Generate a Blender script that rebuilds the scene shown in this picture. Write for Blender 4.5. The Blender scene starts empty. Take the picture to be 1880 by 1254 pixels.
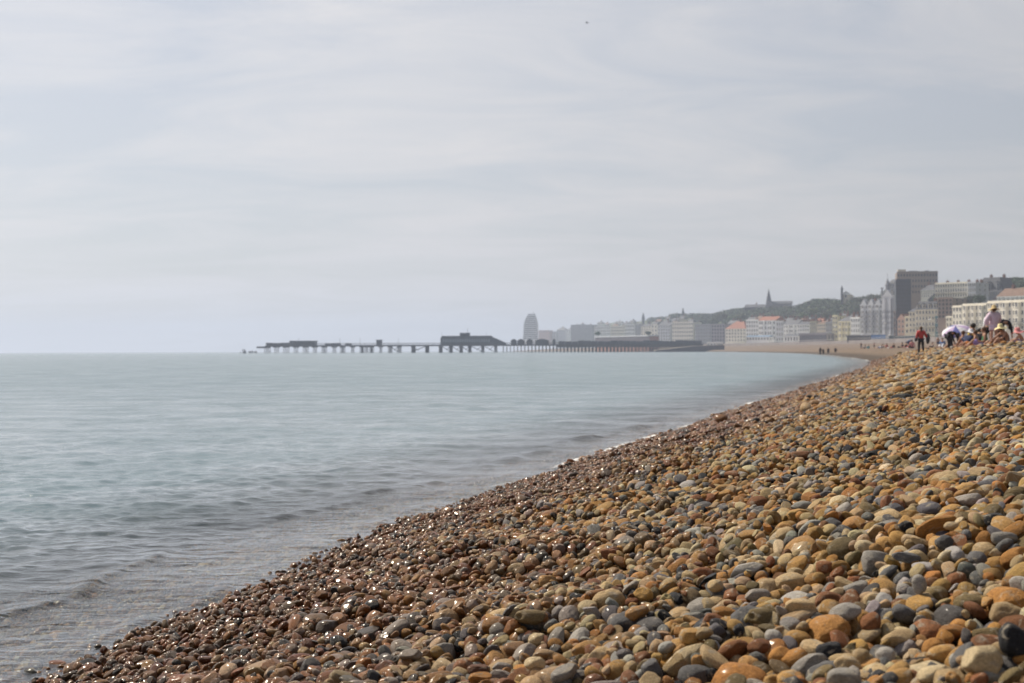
import bpy, math, random
import numpy as np
from mathutils import Vector, Matrix, Euler, noise
R = math.radians
rng = np.random.default_rng(7)
random.seed(7)
S = bpy.context.scene
C = S.collection

PV = np.random.default_rng(5).uniform(.75, 1.25, 97)
VEIL0, VEIL1 = 0.12, 0.84
ADDANG = 16
EXPO = 0.25
SUNE = 5.0
WB1, WB2, WB3 = 0.018, 0.04, 0.09
WC1, WC2 = (.12, .175, .205, 1), (.15, .21, .235, 1)
PEBK = 0.80
PEBD = 4200
FARN = 380000
HCOL, HDEN, HANI = (.60, .67, .83, 1), .00026, .3
# ------------------------------------------------------------------ camera
F = 50.0 / 36.0 * 1880.0
CAM = Vector((0, 0, 1.0))
PITCH = math.atan((644.2 - 627.0) / F)
ROLL = 0.0037
fw = Vector((0, math.cos(PITCH), math.sin(PITCH)))
up0 = Vector((0, -math.sin(PITCH), math.cos(PITCH)))
rt0 = Vector((1, 0, 0))
rt = rt0 * math.cos(ROLL) - up0 * math.sin(ROLL)
up = rt0 * math.sin(ROLL) + up0 * math.cos(ROLL)
cd = bpy.data.cameras.new('camera')
cam = bpy.data.objects.new('camera', cd)
C.objects.link(cam)
M = Matrix((rt, up, -fw)).transposed().to_4x4()
M.translation = CAM
cam.matrix_world = M
cd.lens = 50; cd.sensor_width = 36; cd.clip_end = 20000; cd.clip_start = 0.05
cd.dof.use_dof = True
cd.dof.focus_distance = 4.6
cd.dof.aperture_fstop = 8.5
S.camera = cam

def ray(px, py):
    return fw + rt * ((px - 940) / F) + up * ((627 - py) / F)
def W(px, py, Y):
    d = ray(px, py)
    return CAM + d * (Y / d.y)

# ------------------------------------------------------------------ sky and sun
SUN_AZ, SUN_EL = R(-49), R(49)
sund = Vector((math.sin(SUN_AZ) * math.cos(SUN_EL), math.cos(SUN_AZ) * math.cos(SUN_EL), math.sin(SUN_EL)))
wd = bpy.data.worlds.new("World"); S.world = wd; wd.use_nodes = True
nt = wd.node_tree; nt.nodes.clear()
def N(nt, t, **kw):
    n = nt.nodes.new(t)
    for k, v in kw.items():
        if k in n.inputs.keys(): n.inputs[k].default_value = v
        else: setattr(n, k, v)
    return n
def L(nt, a, ao, b, bi):
    nt.links.new(a.outputs[ao], b.inputs[bi])
sky = N(nt, 'ShaderNodeTexSky', sky_type='NISHITA', sun_disc=False, sun_elevation=SUN_EL, sun_rotation=SUN_AZ,
        air_density=1.0, dust_density=1.4, ozone_density=3.0)
bg1 = N(nt, 'ShaderNodeBackground', Strength=0.07); L(nt, sky, 0, bg1, 0)
tc = N(nt, 'ShaderNodeTexCoord')
sep = N(nt, 'ShaderNodeSeparateXYZ'); L(nt, tc, 'Generated', sep, 0)
# thin high cloud sheet, streaked, seen on a plane overhead: p = xy / (z + .12)
zz = N(nt, 'ShaderNodeMath', operation='ADD'); L(nt, sep, 2, zz, 0); zz.inputs[1].default_value = 0.13
dv = N(nt, 'ShaderNodeVectorMath', operation='DIVIDE'); L(nt, tc, 'Generated', dv, 0)
cmb = N(nt, 'ShaderNodeCombineXYZ'); 
for i in range(3): L(nt, zz, 0, cmb, i)
L(nt, cmb, 0, dv, 1)
mp = N(nt, 'ShaderNodeMapping'); L(nt, dv, 0, mp, 0)
mp.inputs['Rotation'].default_value = (0, 0, R(-24)); mp.inputs['Scale'].default_value = (0.62, 1.0, 0.3)
nz = N(nt, 'ShaderNodeTexNoise', Scale=2.3, Detail=8.0, Roughness=0.60, Distortion=0.8); L(nt, mp, 0, nz, 'Vector')
nz2 = N(nt, 'ShaderNodeTexNoise', Scale=0.6, Detail=3.0); L(nt, mp, 0, nz2, 'Vector')
ad = N(nt, 'ShaderNodeMath', operation='ADD'); L(nt, nz, 0, ad, 0); L(nt, nz2, 0, ad, 1)
mr = N(nt, 'ShaderNodeMapRange'); L(nt, ad, 0, mr, 0)
mr.inputs[1].default_value = 0.80; mr.inputs[2].default_value = 1.18; mr.inputs[3].default_value = 0.58; mr.inputs[4].default_value = 0.97
# cloud sheet is brighter towards the sun
dt = N(nt, 'ShaderNodeVectorMath', operation='DOT_PRODUCT'); L(nt, tc, 'Generated', dt, 0); dt.inputs[1].default_value = sund
mr2 = N(nt, 'ShaderNodeMapRange'); L(nt, dt, 'Value', mr2, 0)
mr2.inputs[1].default_value = -0.5; mr2.inputs[2].default_value = 1.0; mr2.inputs[3].default_value = VEIL0; mr2.inputs[4].default_value = VEIL1
bg2 = N(nt, 'ShaderNodeBackground'); bg2.inputs[0].default_value = (0.99, 0.975, 0.985, 1); L(nt, mr2, 0, bg2, 1)
mr3 = N(nt, 'ShaderNodeMapRange'); L(nt, sep, 2, mr3, 0)      # the sheet looks thinner overhead than at a slant
mr3.inputs[1].default_value = 0.25; mr3.inputs[2].default_value = 1.0; mr3.inputs[3].default_value = 1.0; mr3.inputs[4].default_value = 0.25
mf = N(nt, 'ShaderNodeMath', operation='MULTIPLY'); L(nt, mr, 0, mf, 0); L(nt, mr3, 0, mf, 1)
mx = N(nt, 'ShaderNodeMixShader'); L(nt, mf, 0, mx, 0); L(nt, bg1, 0, mx, 1); L(nt, bg2, 0, mx, 2)
wo = N(nt, 'ShaderNodeOutputWorld'); L(nt, mx, 0, wo, 0)

sl = bpy.data.lights.new('sun', 'SUN'); sl.energy = SUNE; sl.angle = R(0.6); sl.color = (1.0, 0.90, 0.74)
so = bpy.data.objects.new('sun', sl); C.objects.link(so)
so.rotation_euler = (-sund).to_track_quat('-Z', 'Y').to_euler()
S.view_settings.view_transform = 'Standard'; S.view_settings.look = 'None'
S.view_settings.exposure = EXPO; S.view_settings.gamma = 1
S.cycles.use_denoising = True
S.cycles.max_bounces = 7; S.cycles.diffuse_bounces = 3; S.cycles.glossy_bounces = 3
S.cycles.transparent_max_bounces = 12; S.cycles.volume_bounces = 1
S.cycles.sample_clamp_indirect = 6

# ------------------------------------------------------------------ helpers
def tag(o, label=None, cat=None, group=None, kind=None):
    if label: o['label'] = label
    if cat: o['category'] = cat
    if group: o['group'] = group
    if kind: o['kind'] = kind
    return o
def empty(name, loc=(0, 0, 0), rz=0):
    o = bpy.data.objects.new(name, None); C.objects.link(o); o.location = loc; o.rotation_euler = (0, 0, rz)
    o.empty_display_size = 0.3
    return o
def mesh(name, v, f, mats, fm=None, smooth=False):
    me = bpy.data.meshes.new(name)
    me.from_pydata([tuple(p) for p in v], [], f)
    for m in mats: me.materials.append(m)
    if fm is not None: me.polygons.foreach_set('material_index', np.array(fm, dtype=np.int32))
    if smooth: me.polygons.foreach_set('use_smooth', np.ones(len(me.polygons), dtype=bool))
    me.update()
    return me
def link(name, me, parent=None, loc=None):
    o = bpy.data.objects.new(name, me); C.objects.link(o)
    if parent is not None: o.parent = parent
    if loc is not None: o.location = loc
    return o
class MB:
    def __init__(s): s.v = []; s.f = []; s.m = []
    def poly(s, pts, faces, m=0):
        b = len(s.v); s.v += [tuple(p) for p in pts]
        s.f += [tuple(b + i for i in f) for f in faces]; s.m += [m] * len(faces); return s
    def box(s, x0, x1, y0, y1, z0, z1, m=0):
        return s.poly([(x0,y0,z0),(x1,y0,z0),(x1,y1,z0),(x0,y1,z0),(x0,y0,z1),(x1,y0,z1),(x1,y1,z1),(x0,y1,z1)],
               [(0,3,2,1),(4,5,6,7),(0,1,5,4),(1,2,6,5),(2,3,7,6),(3,0,4,7)], m)
    def prism(s, poly, y0, y1, m=0):   # polygon in xz, ccw seen from -y
        n = len(poly)
        pts = [(x, y0, z) for x, z in poly] + [(x, y1, z) for x, z in poly]
        fs = [tuple(range(n)), tuple(range(2*n-1, n-1, -1))] + [(i, i+n, (i+1) % n + n, (i+1) % n) for i in range(n)]
        return s.poly(pts, [tuple(reversed(f)) if False else f for f in fs], m)
    def bar(s, a, b, r, m=0, n=6, r2=None):
        a = Vector(a); b = Vector(b); d = (b - a).normalized()
        q = d.to_track_quat('Z', 'Y'); r2 = r if r2 is None else r2
        pts = []
        for c, rr in ((a, r), (b, r2)):
            for i in range(n):
                t = 2 * math.pi * i / n
                pts.append(c + q @ Vector((rr * math.cos(t), rr * math.sin(t), 0)))
        return s.poly(pts, [tuple(reversed(range(n))), tuple(range(n, 2*n))] + [(i, (i+1) % n, (i+1) % n + n, i + n) for i in range(n)], m)
    def hip(s, x0, x1, y0, y1, z0, z1, inset, m=0):
        ym = (y0 + y1) / 2
        return s.poly([(x0,y0,z0),(x1,y0,z0),(x1,y1,z0),(x0,y1,z0),(x0+inset,ym,z1),(x1-inset,ym,z1)],
               [(0,1,5,4),(2,3,4,5),(1,2,5),(3,0,4),(0,3,2,1)], m)
    def frus(s, x0, x1, y0, y1, z0, z1, ins, m=0):
        i = ins
        return s.poly([(x0,y0,z0),(x1,y0,z0),(x1,y1,z0),(x0,y1,z0),(x0+i,y0+i,z1),(x1-i,y0+i,z1),(x1-i,y1-i,z1),(x0+i,y1-i,z1)],
               [(0,3,2,1),(4,5,6,7),(0,1,5,4),(1,2,6,5),(2,3,7,6),(3,0,4,7)], m)
    def cone(s, x, y, z0, z1, r, n=8, m=0):
        pts = [(x + r*math.cos(2*math.pi*i/n), y + r*math.sin(2*math.pi*i/n), z0) for i in range(n)] + [(x, y, z1)]
        return s.poly(pts, [(i, (i+1) % n, n) for i in range(n)] + [tuple(reversed(range(n)))], m)
    def build(s, name, mats, parent=None, smooth=False, loc=None):
        if not isinstance(mats, (list, tuple)): mats = [mats]
        return link(name, mesh(name, s.v, s.f, mats, s.m, smooth), parent, loc)

def grid_mesh(name, P, mats, attrs=None, smooth=True):
    """P: (n, m, 3) array of points"""
    n, m, _ = P.shape
    me = bpy.data.meshes.new(name)
    me.vertices.add(n * m); me.vertices.foreach_set('co', P.astype(np.float32).ravel())
    i = np.arange(n - 1)[:, None] * m + np.arange(m - 1)[None, :]
    q = np.stack([i, i + 1, i + m + 1, i + m], -1).reshape(-1, 4)
    me.loops.add(q.size); me.loops.foreach_set('vertex_index', q.ravel().astype(np.int32))
    me.polygons.add(len(q)); me.polygons.foreach_set('loop_start', (np.arange(len(q)) * 4).astype(np.int32))
    me.polygons.foreach_set('use_smooth', np.full(len(q), smooth))
    for mt in mats: me.materials.append(mt)
    for k, a in (attrs or {}).items():
        at = me.attributes.new(k, 'FLOAT', 'POINT'); at.data.foreach_set('value', a.astype(np.float32).ravel())
    me.update(calc_edges=True)
    return me

# ------------------------------------------------------------------ materials
def newmat(name):
    m = bpy.data.materials.new(name); m.use_nodes = True
    t = m.node_tree; t.nodes.clear()
    return m, t
_mc = {}
def paint(name, col, rough=0.7, var=0.18, scale=0.35, metal=0.0, bump=0.0, spec=0.4):
    """a plain surface with weathering variation"""
    if name in _mc: return _mc[name]
    m, t = newmat(name)
    p = N(t, 'ShaderNodeBsdfPrincipled', Roughness=rough, Metallic=metal)
    p.inputs['Specular IOR Level'].default_value = spec
    o = N(t, 'ShaderNodeOutputMaterial'); L(t, p, 0, o, 0)
    tcn = N(t, 'ShaderNodeTexCoord')
    nn = N(t, 'ShaderNodeTexNoise', Scale=scale, Detail=5.0, Roughness=0.65); L(t, tcn, 'Object', nn, 'Vector')
    mr_ = N(t, 'ShaderNodeMapRange'); L(t, nn, 0, mr_, 0)
    mr_.inputs[1].default_value = 0.3; mr_.inputs[2].default_value = 0.7
    mr_.inputs[3].default_value = 1 - var; mr_.inputs[4].default_value = 1 + var
    vm = N(t, 'ShaderNodeVectorMath', operation='SCALE'); vm.inputs[0].default_value = col[:3]; L(t, mr_, 0, vm, 'Scale')
    L(t, vm, 0, p, 'Base Color')
    if bump:
        b = N(t, 'ShaderNodeBump', Strength=bump, Distance=0.05); L(t, nn, 0, b, 'Height'); L(t, b, 0, p, 'Normal')
    _mc[name] = m
    return m

# ------------------------------------------------------------------ the lie of the land
SY = np.array([-40, -10, 0, 2.5, 4.3, 7.16, 11.2, 20.2, 40.9, 99.7, 217, 326, 580, 900, 1150, 1300, 1600, 2000, 2600, 4000], float)
SX = np.array([-10, -3.6, -2.15, -1.8, -1.47, -0.93, 0.2, 2.79, 8.8, 25.4, 50, 70, 102, 120, 105, 78, 30, 5, 0, 0], float)
def _pchip(x, y, q):
    h = np.diff(x); dl = np.diff(y) / h
    d = np.zeros_like(y); d[1:-1] = (dl[:-1] * h[1:] + dl[1:] * h[:-1]) / (h[1:] + h[:-1]); d[0] = dl[0]; d[-1] = dl[-1]
    i = np.clip(np.searchsorted(x, q) - 1, 0, len(x) - 2)
    t = (q - x[i]) / h[i]
    return ((2*t**3 - 3*t**2 + 1) * y[i] + (t**3 - 2*t**2 + t) * h[i] * d[i] + (-2*t**3 + 3*t**2) * y[i+1] + (t**3 - t**2) * h[i] * d[i+1])
def shore(Y):
    Y = np.asarray(Y, float)
    w = 0.025 * np.sin(Y * 1.1) + 0.015 * np.sin(Y * 2.7 + 1.3) + 0.03 * np.sin(Y * 0.43)
    return _pchip(SX * 0 + SY, SX, np.clip(Y, -40, 3999)) + w * np.clip(Y / 20, .5, 3)
def inland(X, Y):
    return (X - shore(Y)) * 0.965
PD = np.array([-400, -60, -6, -1.2, 0, 1.2, 2.2, 3.2, 4.6, 5.8, 7.5, 11, 16, 30, 75], float)
PZ = np.array([-6, -3.2, -0.9, -0.26, 0, 0.27, 0.50, 0.72, 0.95, 1.07, 1.13, 1.12, 1.2, 2.0, 4.4], float)
def ground(X, Y):
    d = inland(X, Y)
    z = np.interp(d, PD, PZ)
    amp = np.clip((d + .5) / 2.5, 0, 1)
    z = z + amp * 0.018 * (np.sin(X * 3.1 + Y * 1.3) + np.sin(X * 1.7 - Y * 2.3 + 2) + 0.7 * np.sin(Y * 4.1 + X * .7))
    z = z + 0.05 * amp * np.clip(np.asarray(Y) / 40, 0, 1) * np.sin(X * .9 + Y * .21)
    return z

# ------------------------------------------------------------------ materials of the setting
def shingle_mat():
    m, t = newmat('shingle ground')
    p = N(t, 'ShaderNodeBsdfPrincipled', Roughness=0.75); p.inputs['Specular IOR Level'].default_value = .2; o = N(t, 'ShaderNodeOutputMaterial'); L(t, p, 0, o, 0)
    g = N(t, 'ShaderNodeNewGeometry')
    def vor(s):
        v = N(t, 'ShaderNodeTexVoronoi', Scale=s); L(t, g, 'Position', v, 'Vector'); return v
    v1 = vor(26.0); v2 = vor(1.6)
    cr = N(t, 'ShaderNodeValToRGB'); L(t, v1, 'Color', cr, 0)
    e = cr.color_ramp.elements
    e[0].position = 0.15; e[0].color = (0.08, 0.05, 0.03, 1); e[1].position = 0.9; e[1].color = (0.30, 0.215, 0.14, 1)
    a = e.new(0.45); a.color = (0.22, 0.14, 0.08, 1); b = e.new(0.7); b.color = (0.20, 0.165, 0.125, 1)
    nn = N(t, 'ShaderNodeTexNoise', Scale=0.12, Detail=6.0, Roughness=0.6); L(t, g, 'Position', nn, 'Vector')
    cr2 = N(t, 'ShaderNodeValToRGB'); L(t, nn, 0, cr2, 0)
    e = cr2.color_ramp.elements; e[0].position = .3; e[0].color = (.075, .058, .048, 1); e[1].position = .7; e[1].color = (.125, .095, .075, 1)
    mx = N(t, 'ShaderNodeMix', data_type='RGBA'); mx.inputs[0].default_value = 0.45
    L(t, cr, 0, mx, 6); L(t, cr2, 0, mx, 7)
    la = N(t, 'ShaderNodeAttribute', attribute_name='land'); wm = N(t, 'ShaderNodeMapRange'); L(t, la, 'Fac', wm, 0)   # soaked stones near the water
    wm.inputs[1].default_value = 1.2; wm.inputs[2].default_value = 2.6; wm.inputs[3].default_value = .42; wm.inputs[4].default_value = 1
    ub = N(t, 'ShaderNodeMapRange'); L(t, la, 'Fac', ub, 0); ub.inputs[1].default_value = -.3; ub.inputs[2].default_value = .1; ub.inputs[3].default_value = 1.9; ub.inputs[4].default_value = 1  # sea bed colour lifted under the water to look sunlit
    um = N(t, 'ShaderNodeMath', operation='MULTIPLY'); L(t, wm, 0, um, 0); L(t, ub, 0, um, 1); wm = um
    ws = N(t, 'ShaderNodeVectorMath', operation='SCALE'); L(t, mx, 2, ws, 0); L(t, wm, 0, ws, 'Scale'); L(t, ws, 0, p, 'Base Color')
    bm = N(t, 'ShaderNodeBump', Strength=0.9, Distance=0.03); bm.invert = True; L(t, v1, 'Distance', bm, 'Height'); L(t, bm, 0, p, 'Normal')
    return m

def water_mat():
    m, t = newmat('sea water')
    o = N(t, 'ShaderNodeOutputMaterial')
    g = N(t, 'ShaderNodeNewGeometry')
    at = N(t, 'ShaderNodeAttribute', attribute_name='off')       # metres out from the waterline
    dist = N(t, 'ShaderNodeAttribute', attribute_name='far')
    def noi(scale, rot, sx, sy, det=4.0, rough=0.55):
        mp = N(t, 'ShaderNodeMapping'); L(t, g, 'Position', mp, 0)
        mp.inputs['Rotation'].default_value = (0, 0, rot); mp.inputs['Scale'].default_value = (sx, sy, 1)
        n = N(t, 'ShaderNodeTexNoise', Scale=scale, Detail=det, Roughness=rough, Distortion=0.4); L(t, mp, 0, n, 'Vector'); return n
    n1 = noi(9.0, R(8), 0.55, 1.0); n2 = noi(1.6, R(-10), 0.5, 1.0, 5.0); n3 = noi(0.22, R(5), 0.45, 1.0, 4.0)
    b1 = N(t, 'ShaderNodeBump', Strength=1.0, Distance=WB1); L(t, n1, 0, b1, 'Height')
    b2 = N(t, 'ShaderNodeBump', Strength=1.0, Distance=WB2); L(t, n2, 0, b2, 'Height'); L(t, b1, 0, b2, 'Normal')
    b3 = N(t, 'ShaderNodeBump', Strength=1.0, Distance=WB3); L(t, n3, 0, b3, 'Height'); L(t, b2, 0, b3, 'Normal')
    fr = N(t, 'ShaderNodeFresnel', IOR=1.333); L(t, b3, 0, fr, 'Normal')
    fs = N(t, 'ShaderNodeMath', operation='MULTIPLY'); L(t, fr, 0, fs, 0); fq = N(t, 'ShaderNodeMapRange'); L(t, dist, 'Fac', fq, 0); fq.inputs[1].default_value = 4; fq.inputs[2].default_value = 45; fq.inputs[3].default_value = 1.06; fq.inputs[4].default_value = .64; 
    wp = noi(.8, R(4), .55, 1.0, 10.0, .7)      # ripple streaks painted in: noise scales the reflection, standing in for cat's paws
    wq = N(t, 'ShaderNodeMapRange'); L(t, wp, 0, wq, 0); wq.inputs[1].default_value = .32; wq.inputs[2].default_value = .68; wq.inputs[3].default_value = .56; wq.inputs[4].default_value = 1.34
    wm_ = N(t, 'ShaderNodeMath', operation='MULTIPLY'); L(t, fq, 0, wm_, 0); L(t, wq, 0, wm_, 1); L(t, wm_, 0, fs, 1)
    ro = N(t, 'ShaderNodeMapRange'); L(t, dist, 'Fac', ro, 0)
    ro.inputs[1].default_value = 3; ro.inputs[2].default_value = 120; ro.inputs[3].default_value = 0.13; ro.inputs[4].default_value = 0.13
    gl = N(t, 'ShaderNodeBsdfGlossy'); gl.inputs[0].default_value = (1, 1, 1, 1); L(t, ro, 0, gl, 'Roughness'); L(t, b3, 0, gl, 'Normal')
    tr = N(t, 'ShaderNodeBsdfTransparent'); tr.inputs[0].default_value = (0.84, 0.88, 0.84, 1)
    df = N(t, 'ShaderNodeBsdfDiffuse')
    cn = N(t, 'ShaderNodeTexNoise', Scale=0.012, Detail=3.0); L(t, g, 'Position', cn, 'Vector')
    cr = N(t, 'ShaderNodeValToRGB'); L(t, cn, 0, cr, 0)
    e = cr.color_ramp.elements; e[0].position = .35; e[0].color = WC1; e[1].position = .65; e[1].color = WC2
    L(t, cr, 0, df, 0)
    op = N(t, 'ShaderNodeMapRange', interpolation_type='SMOOTHSTEP'); L(t, at, 'Fac', op, 0)
    op.inputs[1].default_value = 0.3; op.inputs[2].default_value = 3.4; op.inputs[3].default_value = 0.02; op.inputs[4].default_value = 0.97
    m1 = N(t, 'ShaderNodeMixShader'); L(t, op, 0, m1, 0); L(t, tr, 0, m1, 1); L(t, df, 0, m1, 2)
    m2 = N(t, 'ShaderNodeMixShader'); L(t, fs, 0, m2, 0); L(t, m1, 0, m2, 1); L(t, gl, 0, m2, 2)
    # thin foam, plus edge sparkle painted white, where the last ripple runs up
    fa = N(t, 'ShaderNodeAttribute', attribute_name='foam_sparkle')
    fn = N(t, 'ShaderNodeTexNoise', Scale=16.0, Detail=5.0, Roughness=0.7); L(t, g, 'Position', fn, 'Vector')
    mu = N(t, 'ShaderNodeMath', operation='MULTIPLY'); L(t, fa, 'Fac', mu, 0); L(t, fn, 0, mu, 1)
    fm = N(t, 'ShaderNodeMapRange'); L(t, mu, 0, fm, 0); fm.inputs[1].default_value = .30; fm.inputs[2].default_value = .48; fm.inputs[4].default_value = .8
    fd = N(t, 'ShaderNodeBsdfDiffuse'); fd.inputs[0].default_value = (.8, .8, .78, 1)
    m3 = N(t, 'ShaderNodeMixShader'); L(t, fm, 0, m3, 0); L(t, m2, 0, m3, 1); L(t, fd, 0, m3, 2)
    L(t, m3, 0, o, 0)
    return m

# beach and sea bed, one sheet following the curve of the bay
ys = np.concatenate([np.linspace(-30, 0, 12)[:-1], np.linspace(0, 16, 140)[:-1], np.exp(np.linspace(math.log(16), math.log(2600), 330))])
ds = np.concatenate([[-1500, -400, -120, -40, -14], np.linspace(-6, 9, 110), np.linspace(9.5, 75, 60), [80, 95, 120, 160, 240, 400]])
YY, DD = np.meshgrid(ys, ds, indexing='ij')
XX = shore(YY) + DD / 0.965
ZZ = ground(XX, YY)
ZZ = np.where((DD > 2) , ZZ + 0.12 * np.clip(YY / 300, 0, 1) * np.sin(DD * .33 + YY * .013) * np.sin(YY * .05), ZZ)
tag(link('beach', grid_mesh('beach', np.stack([XX, YY, ZZ - .045 * (YY < 14) - .02 * (YY < 60)], -1), [shingle_mat()], {'land': DD})), kind='structure')

# the sea: a rippled sheet out to the horizon
def sea_height(X, Y, sp):
    d = -inland(X, Y)                                    # offshore distance
    h = np.zeros_like(X)
    r = np.random.default_rng(3)
    for lam, amp, n in ((0.12, .0030, 10), (0.22, .0058, 11), (0.42, .0070, 10), (0.8, .0080, 10), (1.7, .0095, 9), (4.2, .007, 6), (11, .010, 5)):
        for _ in range(n):
            th = r.normal(math.pi / 2 + .15, .75); l = lam * r.uniform(.75, 1.35); k = 2 * math.pi / l; ph = r.uniform(0, 6.28)
            fade = np.clip(l / (2.1 * sp) - .3, 0, 1) * (np.clip(Y / 22, .6, 2.4) if lam > 1.5 else np.clip(Y / 16, .6, 1.7) if lam > .7 else np.clip(Y / 14, 1, 1.7))
            a = k * (X * math.cos(th) + Y * math.sin(th)) + ph
            h += amp / math.sqrt(n) * fade * (np.sin(a + .35 * np.sin(a)) )
    grp = .75 + .35 * np.sin(X * .31 + Y * .19) * np.sin(Y * .11 - X * .07 + 1)
    damp = np.clip((d + .15) / 2.2, .18, 1)
    h *= damp * grp
    # ripples rolling in along the waterline
    wob = .13 * np.sin(Y * .9 + .5) + .09 * np.sin(Y * 2.1 + X) + .05 * np.sin(Y * 5.2)
    lf = np.clip(.25 / sp, 0, 1)
    for pos, w, a in ((.72, .075, .020), (.40, .05, .006), (1.75, .16, .008), (.12, .05, .009)):
        q = (d - pos - wob * (.4 + pos * .5)) / (w * np.clip(Y / 9, .8, 3.5))
        br = .45 + .55 * np.sin(Y * 1.9 + pos * 9 + 1.2 * np.sin(Y * .7)) * np.sin(Y * .57 + 1) + .25 * np.sin(Y * 7.3 + X * 3)
        h += a * br * lf * np.clip(Y / 9, .8, 2) * np.where(q < 0, np.exp(-q * q * 2.6), np.exp(-q * q * .6))
    return h
inv = np.concatenate([np.linspace(1 / 1.6, 1 / 3.2, 50)[:-1], np.linspace(1 / 3.2, 1 / 700, 900)[:-1], np.linspace(1/700, 1 / 7000, 12)])
yr = 1 / inv
pxs = np.concatenate([np.linspace(-6000, -220, 120)[:-1], np.linspace(-220, 1700, 860)[:-1], np.linspace(1700, 3000, 60)])
YY, PP = np.meshgrid(yr, pxs, indexing='ij')
XX = (PP - 940) / F * YY
sp = np.maximum(YY ** 2 / F * 1.6, YY * 2.3 / F)
hh = sea_height(XX, YY, sp)
off = -inland(XX, YY)
off = np.where(YY > 600, 50, off)
foam_sparkle = np.exp(-((off - .10) / (.06 * np.clip(YY / 10, .8, 6))) ** 2) * np.clip(.62 + .5 * np.sin(YY * .35 + 2.2) * np.sin(YY * .13 + .4) + .25 * np.sin(YY * 3.1), 0, 1) * np.clip((YY - 2) / 8, .8, 1)
sea = link('sea', grid_mesh('sea', np.stack([XX, YY, hh], -1), [water_mat()], {'off': off, 'far': YY, 'foam_sparkle': foam_sparkle}))
tag(sea, kind='structure')

# ------------------------------------------------------------------ the hill and the promenade
OUT = np.array([(940, 640), (985, 626), (1010, 612), (1040, 604), (1080, 604), (1110, 594), (1170, 592), (1215, 586), (1255, 581), (1275, 583), (1310, 581),
                (1345, 574), (1400, 572), (1460, 570), (1480, 563), (1500, 557), (1540, 560), (1590, 556), (1640, 540), (1700, 536), (1760, 534), (1830, 530), (1880, 527), (2400, 500), (4000, 470)], float)
def hor(px): return 647.7 - 0.0037 * px
def hill(X, Y):
    px = 940 + F * X / Y
    e = (X - shore(Y)) * .965 - 75
    rz_ = 1 + (hor(px) - np.interp(px, OUT[:, 0], OUT[:, 1])) / F * Y
    t = np.clip((e - 24) / 90, 0, 1); t = t * t * (3 - 2 * t)
    z = 5.6 + (np.maximum(rz_, 5.6) - 5.6) * t
    return z + t * 1.3 * np.sin(X * .05 + Y * .031) * np.sin(Y * .043 - X * .02)
hy = np.exp(np.linspace(math.log(330), math.log(2900), 150)); he = np.concatenate([[0, 2], np.linspace(8, 460, 70)])
YY, EE = np.meshgrid(hy, he, indexing='ij')
XX = shore(YY) + (75 + EE) / .965
hmat = paint('hill grass', (.075, .095, .04), .9, .4, .03)
tag(link('hill', grid_mesh('hill', np.stack([XX, YY, hill(XX, YY)], -1), [hmat])), kind='structure')

def Yat(px, e):
    yy_ = np.linspace(380, 2600, 2221); ee = (yy_ * (px - 940) / F - shore(yy_)) * .965 - 75
    k = np.where(ee >= e)[0]
    return float(yy_[k[0]]) if len(k) else 2600.

# ------------------------------------------------------------------ the town
MW = lambda n, c, **k: paint(n, c, **k)
glass = paint('window glass', (.03, .035, .045), .15, .1, spec=.6)
frame_m = paint('window frame paint', (.62, .60, .56), .5)
slate = paint('slate', (.07, .075, .09), .6, .25, .6)
redtile = paint('red clay tile', (.27, .11, .07), .8, .25, .7)
browntile = paint('brown tile', (.17, .105, .075), .8, .25, .7)
lead = paint('lead flat roof', (.22, .22, .23), .7)
brick = paint('chimney brick', (.20, .10, .07), .85, .3, .8)
iron = paint('painted iron balcony', (.13, .14, .16), .5)
STU = dict(white=(.80, .80, .79), cream=(.78, .735, .63), pale=(.56, .57, .60), yellow=(.70, .64, .45), grey=(.29, .30, .33), dark=(.055, .065, .085),
           pink=(.52, .34, .27), brown=(.25, .195, .165), mauve=(.28, .26, .29), olive=(.34, .33, .26), tan=(.62, .55, .43), teal=(.07, .17, .20))
def stucco(k): return paint(k + ' stucco', STU[k], .85, .12, .25)
_win = {}
dark_frame = paint('dark window frame', (.05, .055, .065), .5)
def win_mesh(w, h, style=0):
    k = (round(w, 1), round(h, 1), style)
    if k not in _win:
        b = MB(); fr = min(.12, w * .12)
        b.box(-w/2, w/2, -.05, .06, 0, fr, 0); b.box(-w/2, w/2, -.05, .06, h - fr, h, 0)
        b.box(-w/2, -w/2 + fr, -.05, .06, fr, h - fr, 0); b.box(w/2 - fr, w/2, -.05, .06, fr, h - fr, 0)
        b.box(-w/2 + fr, w/2 - fr, -.03, .04, h * .5 - .04, h * .5 + .04, 0)
        b.box(-w/2 + fr, w/2 - fr, .0, .03, fr, h * .5 - .04, 1); b.box(-w/2 + fr, w/2 - fr, .0, .03, h * .5 + .04, h - fr, 1)
        b.box(-w/2 - .12, w/2 + .12, -.16, -.052, -.12, -.01, 0)
        _win[k] = mesh('window', b.v, b.f, [dark_frame if style else frame_m, glass], b.m)
    return _win[k]

def lamp_y(px, Y): return max(Y, Yat(px, 5))
def place(px0, px1, ybase, Y0, ang):
    """front edge from pixel column px0 (left, farther) to px1; ang turns the face towards the sea"""
    A = W(px0, ybase, Y0); ta = math.tan(R(ang))
    p1 = (px1 - 940) / F
    # B = A + w*(cos, -sin)
    Y1 = (A.x + Y0 / ta) / (p1 + 1 / ta) if ang else Y0
    B = W(px1, ybase, Y1)
    w = math.hypot(B.x - A.x, B.y - A.y)
    return A, w, math.atan2(B.y - A.y, B.x - A.x)

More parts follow.
